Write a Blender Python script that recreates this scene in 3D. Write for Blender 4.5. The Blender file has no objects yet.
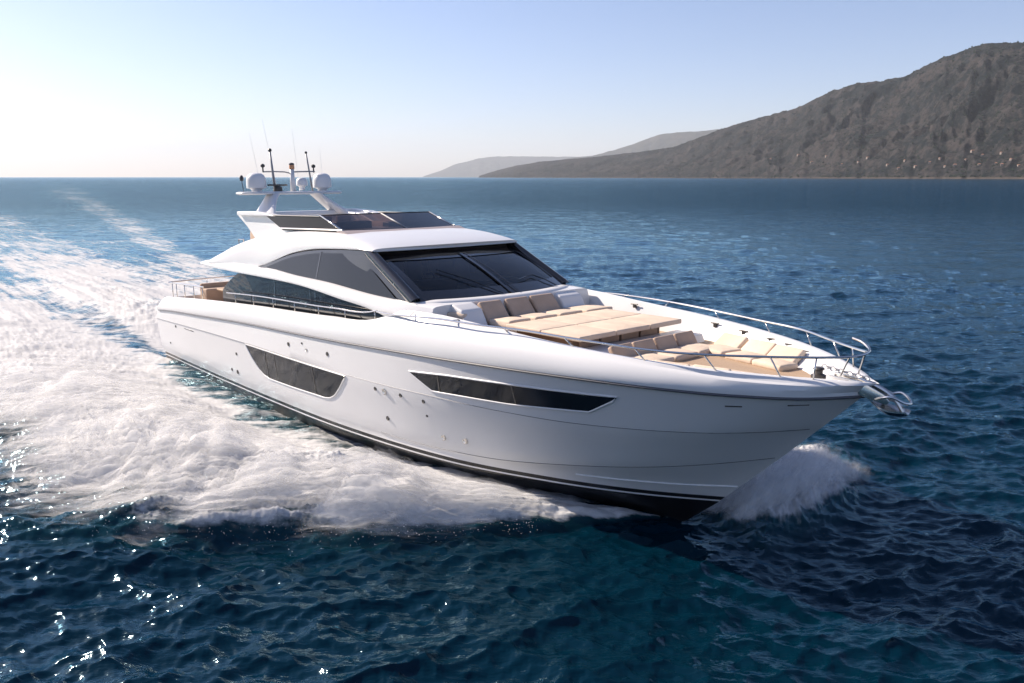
import bpy, bmesh, math, random
import numpy as np
from mathutils import Vector, Matrix, noise as mnoise

# ------------------------------------------------------------------ camera, sky, sun, exposure
S = bpy.context.scene
C = S.collection
R = math.radians
CAM_H = 7.116
FPX = 804.957
PITCH = 0.201583
cam_d = bpy.data.cameras.new('camera')
cam = bpy.data.objects.new('camera', cam_d)
C.objects.link(cam)
cam.location = (0, 0, CAM_H)
cam.rotation_euler = (math.pi / 2 - PITCH, 0, 0)
cam_d.sensor_width = 36
cam_d.lens = 36 * FPX / 1024
cam_d.clip_start = 0.1
cam_d.clip_end = 90000
S.camera = cam

SUN_AZ, SUN_EL = -62.0, 32.0          # degrees right of +Y, above the horizon
world = bpy.data.worlds.new('World')
S.world = world
world.use_nodes = True
wn, wl = world.node_tree.nodes, world.node_tree.links
sky = wn.new('ShaderNodeTexSky')
sky.sky_type = 'NISHITA'
sky.sun_disc = False
sky.sun_elevation = R(SUN_EL)
sky.sun_rotation = R(SUN_AZ % 360)
sky.air_density = 0.85
sky.dust_density = 0.55
sky.ozone_density = 4.0
tint = wn.new('ShaderNodeMixRGB'); tint.blend_type = 'MULTIPLY'; tint.inputs[0].default_value = 1.0
tint.inputs[2].default_value = (1.10, 0.955, 0.97, 1)
wl.new(sky.outputs[0], tint.inputs[1]); wl.new(tint.outputs[0], wn['Background'].inputs[0])
wn['Background'].inputs[1].default_value = 0.092

sun_d = bpy.data.lights.new('sun', 'SUN')
sun_d.energy = 5.0
sun_d.angle = R(0.53)
sun_d.color = (1.0, 0.87, 0.74)
sun = bpy.data.objects.new('sun', sun_d)
C.objects.link(sun)
to_sun = Vector((math.sin(R(SUN_AZ)) * math.cos(R(SUN_EL)), math.cos(R(SUN_AZ)) * math.cos(R(SUN_EL)), math.sin(R(SUN_EL))))
sun.rotation_euler = to_sun.to_track_quat('Z', 'Y').to_euler()

vs = S.view_settings
vs.view_transform = 'Standard'
vs.look = 'None'
vs.exposure = 0.86
vs.gamma = 1
vs.use_curve_mapping = False
S.render.engine = 'CYCLES'
S.cycles.use_denoising = True
S.cycles.max_bounces = 8
S.cycles.transparent_max_bounces = 80
S.cycles.volume_bounces = 0
S.cycles.caustics_reflective = False
S.cycles.caustics_refractive = False

# ------------------------------------------------------------------ helpers
def tag(o, label=None, cat=None, group=None, kind=None):
    if label: o['label'] = label
    if cat: o['category'] = cat
    if group: o['group'] = group
    if kind: o['kind'] = kind
    return o

def empty(name, loc=(0, 0, 0)):
    o = bpy.data.objects.new(name, None)
    C.objects.link(o)
    o.location = loc
    return o

def link(name, me, mats, parent=None):
    for m in (mats if isinstance(mats, (list, tuple)) else [mats]):
        me.materials.append(m)
    o = bpy.data.objects.new(name, me)
    C.objects.link(o)
    if parent: o.parent = parent
    return o

def np_mesh(name, verts, quads, smooth=True):
    me = bpy.data.meshes.new(name)
    v = np.asarray(verts, np.float32).reshape(-1, 3)
    f = np.asarray(quads, np.int32).reshape(-1, 4)
    me.vertices.add(len(v)); me.vertices.foreach_set('co', v.ravel())
    me.loops.add(f.size); me.loops.foreach_set('vertex_index', f.ravel())
    me.polygons.add(len(f))
    me.polygons.foreach_set('loop_start', np.arange(0, f.size, 4, dtype=np.int32))
    me.polygons.foreach_set('loop_total', np.full(len(f), 4, np.int32))
    me.polygons.foreach_set('use_smooth', np.full(len(f), smooth, bool))
    me.update(calc_edges=True)
    me.validate()
    return me

def grid_quads(n, m, closed=False):
    i, j = np.meshgrid(np.arange(n - (0 if closed else 1)), np.arange(m - 1), indexing='ij')
    a = i * m + j; b = ((i + 1) % n) * m + j
    return np.stack([a, b, b + 1, a + 1], -1).reshape(-1, 4)

class MB:
    """collects shapes into one bmesh and links them as one object"""
    def __init__(self):
        self.bm = bmesh.new()
        self.mi = 0
    def grid(self, P, closed_u=False, closed_v=False, caps=False, mi=None, smooth=True):
        P = np.asarray(P, float); n, m = P.shape[:2]
        vs_ = [[self.bm.verts.new(P[i, j]) for j in range(m)] for i in range(n)]
        for i in range(n if closed_u else n - 1):
            for j in range(m if closed_v else m - 1):
                q = [vs_[i][j], vs_[(i + 1) % n][j], vs_[(i + 1) % n][(j + 1) % m], vs_[i][(j + 1) % m]]
                q = [a for k, a in enumerate(q) if (a.co - q[k - 1].co).length > 1e-6]
                if len(q) >= 3:
                    try:
                        f = self.bm.faces.new(q); f.smooth = smooth; f.material_index = self.mi if mi is None else mi(i, j)
                    except ValueError: pass
        if caps:
            for row in (vs_[0], vs_[-1]):
                try:
                    f = self.bm.faces.new(row); f.material_index = self.mi
                except ValueError: pass
        return self
    def tube(self, pts, r, seg=8, caps=True):
        pts = [Vector(p) for p in pts]
        n = len(pts)
        rr = r if hasattr(r, '__len__') else [r] * n
        ref = Vector((0, 0, 1))
        rows = []
        for i, p in enumerate(pts):
            t = (pts[min(i + 1, n - 1)] - pts[max(i - 1, 0)]).normalized()
            u = t.cross(ref)
            if u.length < 0.05: u = t.cross(Vector((1, 0, 0)))
            u.normalize(); w = u.cross(t)
            rows.append([p + rr[i] * (math.cos(a) * u + math.sin(a) * w) for a in [2 * math.pi * k / seg for k in range(seg)]])
        return self.grid([[list(q) for q in row] for row in rows], closed_v=True, caps=caps)
    def box(self, c, s, bevel=0.02, seg=3, M=None, puff=0.0, sub=0):
        t = bmesh.new()
        bmesh.ops.create_cube(t, size=1)
        for v in t.verts: v.co = Vector((v.co.x * s[0], v.co.y * s[1], v.co.z * s[2]))
        if bevel: bmesh.ops.bevel(t, geom=list(t.edges), offset=bevel, segments=seg, profile=0.6, affect='EDGES')
        if sub: 
            big = [e for e in t.edges if e.calc_length() > min(s) * 0.9]
            bmesh.ops.subdivide_edges(t, edges=big, cuts=sub, use_grid_fill=True)
        if puff:
            for v in t.verts:
                x, y = v.co.x / (s[0] / 2), v.co.y / (s[1] / 2)
                if v.co.z > 0: v.co.z += puff * max(0, 1 - x * x) * max(0, 1 - y * y) + 0.006 * mnoise.noise((v.co + Vector(c)) * 5)
        for v in t.verts:
            v.co = (M @ v.co if M is not None else v.co) + Vector(c)
        self.add(t, 30 if bevel else 0)
        return self
    def add(self, t, smooth_deg=40):
        vm = {}
        for v in t.verts: vm[v] = self.bm.verts.new(v.co)
        for f in t.faces:
            try:
                g = self.bm.faces.new([vm[v] for v in f.verts]); g.smooth = smooth_deg > 0; g.material_index = self.mi
            except ValueError: pass
        t.free()
    def lathe(self, prof, c=(0, 0, 0), seg=32, M=None, sx=1, sy=1):
        rows = []
        for k in range(seg):
            a = 2 * math.pi * k / seg
            row = []
            for r_, z in prof:
                p = Vector((r_ * math.cos(a) * sx, r_ * math.sin(a) * sy, z))
                if M is not None: p = M @ p
                row.append(list(p + Vector(c)))
            rows.append(row)
        return self.grid(rows, closed_u=True)
    def prism(self, poly, y0, y1, bevel=0.0, seg=3):
        """polygon in (x, z) extruded from y0 to y1"""
        t = bmesh.new()
        a = [t.verts.new((x, y0, z)) for x, z in poly]
        b = [t.verts.new((x, y1, z)) for x, z in poly]
        t.faces.new(a); t.faces.new(list(reversed(b)))
        for i in range(len(poly)):
            j = (i + 1) % len(poly)
            t.faces.new([a[j], a[i], b[i], b[j]])
        bmesh.ops.recalc_face_normals(t, faces=t.faces)
        if bevel: bmesh.ops.bevel(t, geom=list(t.edges), offset=bevel, segments=seg, profile=0.6, affect='EDGES')
        self.add(t, 30 if bevel else 0)
        return self
    def build(self, name, mats, parent=None, sharp=35, normals=True):
        bmesh.ops.remove_doubles(self.bm, verts=self.bm.verts, dist=1e-5)
        if normals: bmesh.ops.recalc_face_normals(self.bm, faces=self.bm.faces)
        for e in self.bm.edges:
            if len(e.link_faces) == 2 and e.calc_face_angle(0) > R(sharp): e.smooth = False
        me = bpy.data.meshes.new(name)
        self.bm.to_mesh(me); self.bm.free()
        return link(name, me, mats, parent)

def pch(*pts):
    """smooth curve through (x, y) points"""
    xk = np.array([p[0] for p in pts], float); yk = np.array([p[1] for p in pts], float)
    d = np.diff(yk) / np.diff(xk)
    m = np.empty_like(yk); m[0] = d[0]; m[-1] = d[-1]
    hl, hr = np.diff(xk)[:-1], np.diff(xk)[1:]
    m[1:-1] = (d[:-1] * hr + d[1:] * hl) / (hl + hr)
    for i in range(1, len(m) - 1):
        if d[i - 1] * d[i] <= 0: m[i] = 0
    def f(x):
        x = np.clip(x, xk[0], xk[-1]); i = np.clip(np.searchsorted(xk, x) - 1, 0, len(xk) - 2)
        h = xk[i + 1] - xk[i]; t = (x - xk[i]) / h
        return (2*t**3 - 3*t**2 + 1)*yk[i] + (t**3 - 2*t**2 + t)*h*m[i] + (-2*t**3 + 3*t**2)*yk[i + 1] + (t**3 - t**2)*h*m[i + 1]
    return f

def spline(pts, n=8, closed=False):
    """catmull-rom through 3d points"""
    P = [np.array(p, float) for p in pts]; N = len(P); out = []
    for i in range(N if closed else N - 1):
        if closed: a, b, c, d = P[i - 1], P[i], P[(i + 1) % N], P[(i + 2) % N]
        else:
            b, c = P[i], P[i + 1]; a = P[i - 1] if i else 2*b - c; d = P[i + 2] if i + 2 < N else 2*c - b
        for k in range(n):
            t = k / n
            out.append(0.5*((2*b) + (-a + c)*t + (2*a - 5*b + 4*c - d)*t*t + (-a + 3*b - 3*c + d)*t**3))
    if not closed: out.append(P[-1])
    return out

def smooth01(a, b, x):
    t = np.clip((x - a) / (b - a), 0, 1)
    return t * t * (3 - 2 * t)

def gnoise(x, y, seed=0):
    xi = np.floor(x).astype(np.int64); yi = np.floor(y).astype(np.int64)
    xf = x - xi; yf = y - yi
    def g(ix, iy, dx, dy):
        h = (ix * 374761393 + iy * 668265263 + seed * 974634777) & 0xffffffff
        h = ((h ^ (h >> 13)) * 1274126177) & 0xffffffff
        h = ((h ^ (h >> 16)) * 2246822519) & 0xffffffff
        a = (h >> 8) * (2 * math.pi / (1 << 24))
        return np.cos(a) * dx + np.sin(a) * dy
    u = xf*xf*xf*(xf*(xf*6 - 15) + 10); v = yf*yf*yf*(yf*(yf*6 - 15) + 10)
    n0 = g(xi, yi, xf, yf)*(1 - u) + g(xi + 1, yi, xf - 1, yf)*u
    n1 = g(xi, yi + 1, xf, yf - 1)*(1 - u) + g(xi + 1, yi + 1, xf - 1, yf - 1)*u
    return (n0*(1 - v) + n1*v) * 1.5

def fbm(x, y, oct=4, seed=0, gain=0.5):
    a, s, t = 1.0, 0, 0
    for k in range(oct):
        s = s + a * gnoise(x * 2**k + 17.3*k, y * 2**k - 9.1*k, seed + k); t += a; a *= gain
    return s / t

# ------------------------------------------------------------------ materials
def mat(name, color=(0.8, 0.8, 0.8), rough=0.5, metal=0.0, spec=0.5, coat=0.0, bump=0.0, bscale=40.0, vary=0.0, vscale=3.0, transp=None):
    m = bpy.data.materials.new(name); m.use_nodes = True
    n, l = m.node_tree.nodes, m.node_tree.links
    b = n['Principled BSDF']
    b.inputs['Base Color'].default_value = (*color, 1)
    b.inputs['Roughness'].default_value = rough
    b.inputs['Metallic'].default_value = metal
    b.inputs['Specular IOR Level'].default_value = spec
    b.inputs['Coat Weight'].default_value = coat
    b.inputs['Coat Roughness'].default_value = 0.04
    tc = n.new('ShaderNodeTexCoord')
    if vary:
        t = n.new('ShaderNodeTexNoise'); t.inputs['Scale'].default_value = vscale; t.inputs['Detail'].default_value = 5
        l.new(tc.outputs['Object'], t.inputs['Vector'])
        r = n.new('ShaderNodeValToRGB')
        r.color_ramp.elements[0].position = 0.3; r.color_ramp.elements[1].position = 0.7
        r.color_ramp.elements[0].color = (*[c * (1 - vary) for c in color], 1)
        r.color_ramp.elements[1].color = (*[min(1, c * (1 + vary)) for c in color], 1)
        l.new(t.outputs['Fac'], r.inputs['Fac']); l.new(r.outputs['Color'], b.inputs['Base Color'])
    if bump:
        t = n.new('ShaderNodeTexNoise'); t.inputs['Scale'].default_value = bscale; t.inputs['Detail'].default_value = 4
        l.new(tc.outputs['Object'], t.inputs['Vector'])
        bp = n.new('ShaderNodeBump'); bp.inputs['Strength'].default_value = bump; bp.inputs['Distance'].default_value = 0.02
        l.new(t.outputs['Fac'], bp.inputs['Height']); l.new(bp.outputs['Normal'], b.inputs['Normal'])
    return m

M = {}
M['gel'] = mat('white gelcoat', (0.70, 0.70, 0.70), 0.32, spec=0.4, coat=0.12, vary=0.015, vscale=0.8)
M['gel2'] = mat('white moulded deck', (0.70, 0.69, 0.68), 0.38, spec=0.4, bump=0.05, bscale=25)
M['black'] = mat('black antifouling', (0.012, 0.013, 0.016), 0.3, spec=0.5, vary=0.3, vscale=2)
M['stripe'] = mat('white boot stripe', (0.75, 0.75, 0.75), 0.3)
M['rub'] = mat('rub rail and crease shade', (0.10, 0.10, 0.11), 0.4)  # dark tone holds the shade of the rub line and hull creases
M['glass'] = mat('dark tinted glass', (0.012, 0.016, 0.022), 0.03, spec=0.35)
M['screen'] = mat('dark mesh screen', (0.018, 0.017, 0.018), 0.35, spec=0.15)
M['sglass'] = mat('dark side glass', (0.012, 0.015, 0.020), 0.03, spec=0.32)
M['wglass'] = mat('windshield glass', (0.005, 0.011, 0.024), 0.025, spec=0.42)
M['gblack'] = mat('gloss black trim', (0.008, 0.008, 0.010), 0.12, spec=0.5, coat=0.6)
M['steel'] = mat('polished steel', (0.62, 0.60, 0.57), 0.18, metal=1.0)
M['dark'] = mat('dark fitting', (0.05, 0.045, 0.042), 0.4)
M['beige'] = mat('beige cushion fabric', (0.64, 0.52, 0.41), 0.85, spec=0.2, bump=0.6, bscale=5, vary=0.10, vscale=2.0)
M['taupe'] = mat('taupe and shaded fabric', (0.47, 0.35, 0.265), 0.85, spec=0.2, bump=0.6, bscale=5, vary=0.10, vscale=2.0)  # darker copy of the beige; puts shade into the forward-facing backrests
M['brown'] = mat('brown upholstery', (0.20, 0.14, 0.10), 0.8, spec=0.2, vary=0.2)
M['dome'] = mat('radome white', (0.72, 0.72, 0.73), 0.4)
M['amber'] = mat('amber lamp lens', (0.65, 0.32, 0.16), 0.35)
M['pole'] = mat('grey pole', (0.30, 0.30, 0.31), 0.4)

def teak():
    m = mat('teak planking', (0.42, 0.29, 0.18), 0.6, spec=0.3)
    n, l = m.node_tree.nodes, m.node_tree.links
    b = n['Principled BSDF']
    tc = n.new('ShaderNodeTexCoord'); sp = n.new('ShaderNodeSeparateXYZ'); l.new(tc.outputs['Object'], sp.inputs[0])
    md = n.new('ShaderNodeMath'); md.operation = 'MULTIPLY'; md.inputs[1].default_value = 1 / 0.06; l.new(sp.outputs['Y'], md.inputs[0])
    fr = n.new('ShaderNodeMath'); fr.operation = 'FRACT'; l.new(md.outputs[0], fr.inputs[0])
    lt = n.new('ShaderNodeMath'); lt.operation = 'LESS_THAN'; lt.inputs[1].default_value = 0.1; l.new(fr.outputs[0], lt.inputs[0])
    t = n.new('ShaderNodeTexNoise'); t.inputs['Scale'].default_value = 3; t.inputs['Detail'].default_value = 6
    mp = n.new('ShaderNodeMapping'); mp.inputs['Scale'].default_value = (0.6, 8, 1); l.new(tc.outputs['Object'], mp.inputs[0]); l.new(mp.outputs[0], t.inputs[0])
    r = n.new('ShaderNodeValToRGB'); r.color_ramp.elements[0].color = (0.36, 0.25, 0.16, 1); r.color_ramp.elements[1].color = (0.52, 0.38, 0.26, 1); l.new(t.outputs['Fac'], r.inputs[0])
    mx = n.new('ShaderNodeMixRGB'); mx.inputs[2].default_value = (0.12, 0.09, 0.07, 1); l.new(lt.outputs[0], mx.inputs[0]); l.new(r.outputs[0], mx.inputs[1])
    l.new(mx.outputs[0], b.inputs['Base Color'])
    return m
M['teak'] = teak()

def tinted(name, col, gl=0.08):
    m = bpy.data.materials.new(name); m.use_nodes = True
    n, l = m.node_tree.nodes, m.node_tree.links
    n.remove(n['Principled BSDF'])
    t = n.new('ShaderNodeBsdfTransparent'); t.inputs[0].default_value = (*col, 1)
    g = n.new('ShaderNodeBsdfGlossy'); g.inputs['Roughness'].default_value = 0.03; g.inputs[0].default_value = (0.9, 0.9, 0.9, 1)
    f = n.new('ShaderNodeFresnel'); f.inputs[0].default_value = 1.28 if gl < 0.09 else 1.45
    mx = n.new('ShaderNodeMixShader'); l.new(f.outputs[0], mx.inputs[0]); l.new(t.outputs[0], mx.inputs[1]); l.new(g.outputs[0], mx.inputs[2])
    l.new(mx.outputs[0], n['Material Output'].inputs['Surface'])
    return m
M['smoke'] = tinted('smoked screen', (0.02, 0.018, 0.02))
M['seeglass'] = tinted('tinted windshield', (0.30, 0.36, 0.42), 0.1)
M['brownglass'] = tinted('brown smoked screen', (0.11, 0.08, 0.075))

# ------------------------------------------------------------------ pose of the yacht on the sea
BX, BY, BZ, YAW, TRIM, ROLL = -11.98029, 33.84621, -0.49164, -0.856727, 0.0194848, -0.0008408
c_, s_ = math.cos, math.sin
RB = (np.array([[c_(YAW), -s_(YAW), 0], [s_(YAW), c_(YAW), 0], [0, 0, 1]])
      @ np.array([[c_(TRIM), 0, -s_(TRIM)], [0, 1, 0], [s_(TRIM), 0, c_(TRIM)]])
      @ np.array([[1, 0, 0], [0, c_(ROLL), -s_(ROLL)], [0, s_(ROLL), c_(ROLL)]]))
HX, HY_ = math.cos(YAW), math.sin(YAW)
def to_boat(x, y):
    dx, dy = x - BX, y - BY
    return dx * HX + dy * HY_, -dx * HY_ + dy * HX
def wl_beam(x):
    return WLB(np.clip(x, 0, 23.85))
WLB = pch((0, 2.85), (5, 2.9), (9, 2.85), (12, 2.72), (14.2, 2.48), (16.4, 2.2), (18.1, 1.89), (20.1, 1.32), (21.5, 0.75), (22.4, 0.4), (23.85, 0))

# ------------------------------------------------------------------ sea
rng = np.random.default_rng(7)
def ocean_patch(L, N, V, wind, amp, seed, chop=0.9, lmin=0.25):
    g = np.random.default_rng(seed)
    k1 = 2*np.pi*np.fft.fftfreq(N, L/N)
    kx, ky = np.meshgrid(k1, k1, indexing='ij'); k = np.hypot(kx, ky); k[0, 0] = 1e-6
    Lw = V*V/9.81
    cosw = (kx*math.cos(wind) + ky*math.sin(wind))/k
    P = np.exp(-1/(k*Lw)**2)/k**3.6*(0.12 + 0.88*cosw**2)*np.exp(-(k*lmin/6.28)**2)
    P[0, 0] = 0
    h = (g.normal(size=(N, N)) + 1j*g.normal(size=(N, N)))*np.sqrt(P)
    z = np.fft.ifft2(h).real
    s = amp/z.std()
    dx = np.fft.ifft2(1j*kx/k*h).real*s*chop; dy = np.fft.ifft2(1j*ky/k*h).real*s*chop
    return z*s, dx, dy, L, N
def samp(p, x, y, rot):
    z, dx, dy, L, N = p
    cr, sr = math.cos(rot), math.sin(rot)
    u = ((x*cr + y*sr)/L*N) % N; v = ((-x*sr + y*cr)/L*N) % N
    i = u.astype(int) % N; j = v.astype(int) % N; fu = u - np.floor(u); fv = v - np.floor(v); i1 = (i + 1) % N; j1 = (j + 1) % N
    def b(A): return (A[i, j]*(1 - fu) + A[i1, j]*fu)*(1 - fv) + (A[i, j1]*(1 - fu) + A[i1, j1]*fu)*fv
    a, c, d = b(z), b(dx), b(dy)
    return a, c*cr - d*sr, c*sr + d*cr

PA = ocean_patch(97.0, 512, 3.2, 0.0, 0.074, 3, chop=0.8, lmin=0.4)
PB = ocean_patch(31.0, 512, 1.6, 0.3, 0.042, 5, chop=0.85, lmin=0.12)

WOUT = pch((-40, 13), (-20, 12), (0, 11.2), (9.8, 10.6), (12.6, 10.8), (14.7, 10.7), (16, 10.0), (17.6, 8.6), (18.7, 7.4), (20.3, 5.9), (21.4, 4.2), (22.2, 2.7), (22.9, 1.0), (23.4, 0.1))
AMP = pch((-30, 0.12), (-8, 0.22), (2, 0.32), (8, 0.5), (13, 0.68), (17, 0.78), (19.5, 0.62), (21.5, 0.38), (22.9, 0.12), (23.6, 0))

def wake_fields(x, y):
    """foam amount, water height and streak coordinates at world (x, y)"""
    bx, by = to_boat(x, y)
    foam = np.zeros_like(x); hgt = np.zeros_like(x)
    # starboard and port bow waves thrown out from the hull
    for side in (-1, 1):
        d = side*by - wl_beam(bx)
        su0 = bx*0.75 + d*0.65
        lobe = 1 + 0.26*fbm(su0*0.55, d*0.04 + 3*side, 3, 11 + side) + 0.16*fbm(su0*1.9, d*0.15, 2, 41 + side)
        W = (WOUT(bx) - wl_beam(bx) if side < 0 else 0.72*(WOUT(bx) - wl_beam(bx)))*lobe
        W = np.maximum(W, 0.02)
        s = d/W
        inside = (bx < 23.5) & (bx > -60) & (by*side > 0)
        A = AMP(bx)
        shape = np.where(s < 0.55, 0.25*smooth01(16, 21, bx) + (1 - 0.25*smooth01(16, 21, bx))*smooth01(0.05, 0.55, s), 1 - smooth01(0.55, 1.12, s))*(s > -0.6)*(s < 1.15)
        hgt = hgt + np.where(inside, A*shape, 0)
        hgt = hgt - np.where(inside & (d < 2.2), 0.20*smooth01(2.0, 0.5, d)*smooth01(18.5, 15, bx)*smooth01(-2, 2, bx), 0)
        edge = smooth01(1.12, 0.58, s + 0.16*fbm(su0*1.2, d*0.16 + 9, 4, 87, 0.6))
        inner = smooth01(0.0, 0.22, s + 0.10*fbm(bx*0.35, d*0.8, 3, 77))
        thin = smooth01(23.5, 21.0, bx)
        aft = smooth01(-45, 4, bx)
        gap = 1 - 0.18*smooth01(14.5, 11, bx)*smooth01(2.6, 0.9, d + 0.8*fbm(bx*0.3, d*0.5, 4, 5))*smooth01(-2, 2, bx)
        f = edge*(0.55 + 0.45*inner)*(0.62 + 0.38*thin)*(0.5 + 0.5*aft)*gap
        foam = np.maximum(foam, np.where(inside & (s < 1.15) & (d > -0.8), f, 0))
    # spray sheet off the port side of the stem
    px, py = bx - 24.3, by - 3.4
    q = np.hypot((px*0.97 + py*0.24)/1.5, (-px*0.24 + py*0.97)/3.7)
    e = smooth01(1.15, 0.35, q + 0.22*fbm(bx*1.1, by*0.7, 3, 19))*(by > 0.0)
    hgt = np.maximum(hgt, 0.36*e); foam = np.maximum(foam, e)
    # propeller wash and wake trail astern
    a = np.maximum(-bx, 0)
    wob = 0.6*fbm(bx*0.04, 0*bx, 2, 23)*np.minimum(a/20, 3)
    yc = by - 0.055*a - wob
    w1 = 3.0 + 0.05*a
    core = smooth01(w1*1.25, w1*0.55, np.abs(yc))*np.where(bx < 0.3, 1, 0)
    core = core*(0.46 + 0.54*np.exp(-a/50))*smooth01(1500, 300, a)
    # outer wave arms
    arms = 0
    for side, k in ((1, 0.20), (-1, 0.27)):
        ya = by - side*(k*a + 3.5)
        arms = np.maximum(arms, smooth01(1.9 + 0.045*a, 0.3, np.abs(ya))*(bx < 1)*(0.42 + 0.45*np.exp(-a/90))*smooth01(1600, 300, a))
    turb = ((by < 0.20*a + 4) & (by > -0.30*a - 8) & (bx < 1))*0.68*np.exp(-a/130)*smooth01(0, 9, a)
    patch = fbm(x*0.075, y*0.075, 4, 31)
    foam = np.maximum(foam, np.clip(np.maximum(np.maximum(core, arms), turb) + 0.30*patch*(np.maximum(core, np.maximum(arms, turb)) > 0.03), 0, 1))
    hgt = hgt + 0.45*smooth01(3.4, 1.0, np.abs(by))*smooth01(-3.0, -9, bx)*smooth01(-45, -10, bx)
    hgt = hgt - 0.25*smooth01(3.2, 2.4, np.abs(by))*smooth01(0.4, -0.5, bx)*smooth01(-5, -1, bx)
    # streaks run outward and aft from the hull
    sd = np.where(by > 0, 1, -1)
    dd = sd*by
    near = (bx > -12)
    su = np.where(near, 0.68*bx - 0.73*dd, bx*0.22); sv = np.where(near, 0.73*bx + 0.68*dd, by*0.8)
    return foam, hgt, su, sv

def build_sea():
    # rings: finer where the eye is close
    rs = [0.3 + 0.4*i for i in range(12)]
    r = 5.2
    while r < 420:
        rs.append(r); r += max(0.045, r*r/5200)
    while r < 36000:
        rs.append(r); r *= 1.06
    rs = np.array(rs)
    fine = np.linspace(R(-43), R(43), 1150)
    th = np.concatenate([np.linspace(R(-180), R(-43), 240)[:-1], fine, np.linspace(R(43), R(180), 120)[1:-1]])
    rr, tt = np.meshgrid(rs, th, indexing='ij')
    x = rr*np.sin(tt); y = rr*np.cos(tt)
    coarse = np.abs(tt) > R(43.5)
    fade = smooth01(260, 60, rr)
    z1, dx1, dy1 = samp(PA, x, y, 1.75)
    z2, dx2, dy2 = samp(PB, x, y, 1.25)
    gust = 0.75 + 0.5*fbm(x/23, y/23, 3, 91)
    f2 = fade*smooth01(120, 40, rr)*gust
    foam, hgt, su, sv = wake_fields(x, y)
    bx, by = to_boat(x, y)
    calm = 1 - 0.55*np.clip(foam*1.4, 0, 1)
    X = x + (dx1*fade*gust + dx2*f2)*calm; Y = y + (dy1*fade*gust + dy2*f2)*calm
    froth = np.where(foam > 0.02, fbm(su*0.32, sv*1.5, 6, 51, 0.66), 0)
    Z = (z1*fade*gust + z2*f2)*calm + hgt*(1 + 0.55*froth) + 0.17*froth*np.clip(foam, 0, 1)*smooth01(200, 40, rr)
    Z = np.where(coarse, Z*0.85, Z)
    n, m = x.shape
    me = np_mesh('sea', np.stack([X, Y, Z], -1), np.concatenate([grid_quads(n, m), np.stack([np.arange(n - 1)*m + m - 1, (np.arange(n - 1) + 1)*m + m - 1, (np.arange(n - 1) + 1)*m, np.arange(n - 1)*m], -1)])[:, ::-1])
    a = me.attributes.new('foam', 'FLOAT', 'POINT'); a.data.foreach_set('value', foam.astype(np.float32).ravel())
    c = me.attributes.new('farness', 'FLOAT', 'POINT'); c.data.foreach_set('value', smooth01(40, 260, rr).astype(np.float32).ravel())
    b = me.attributes.new('streak', 'FLOAT_VECTOR', 'POINT')
    b.data.foreach_set('vector', np.stack([su, sv, np.zeros_like(su)], -1).astype(np.float32).ravel())
    return me

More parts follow.
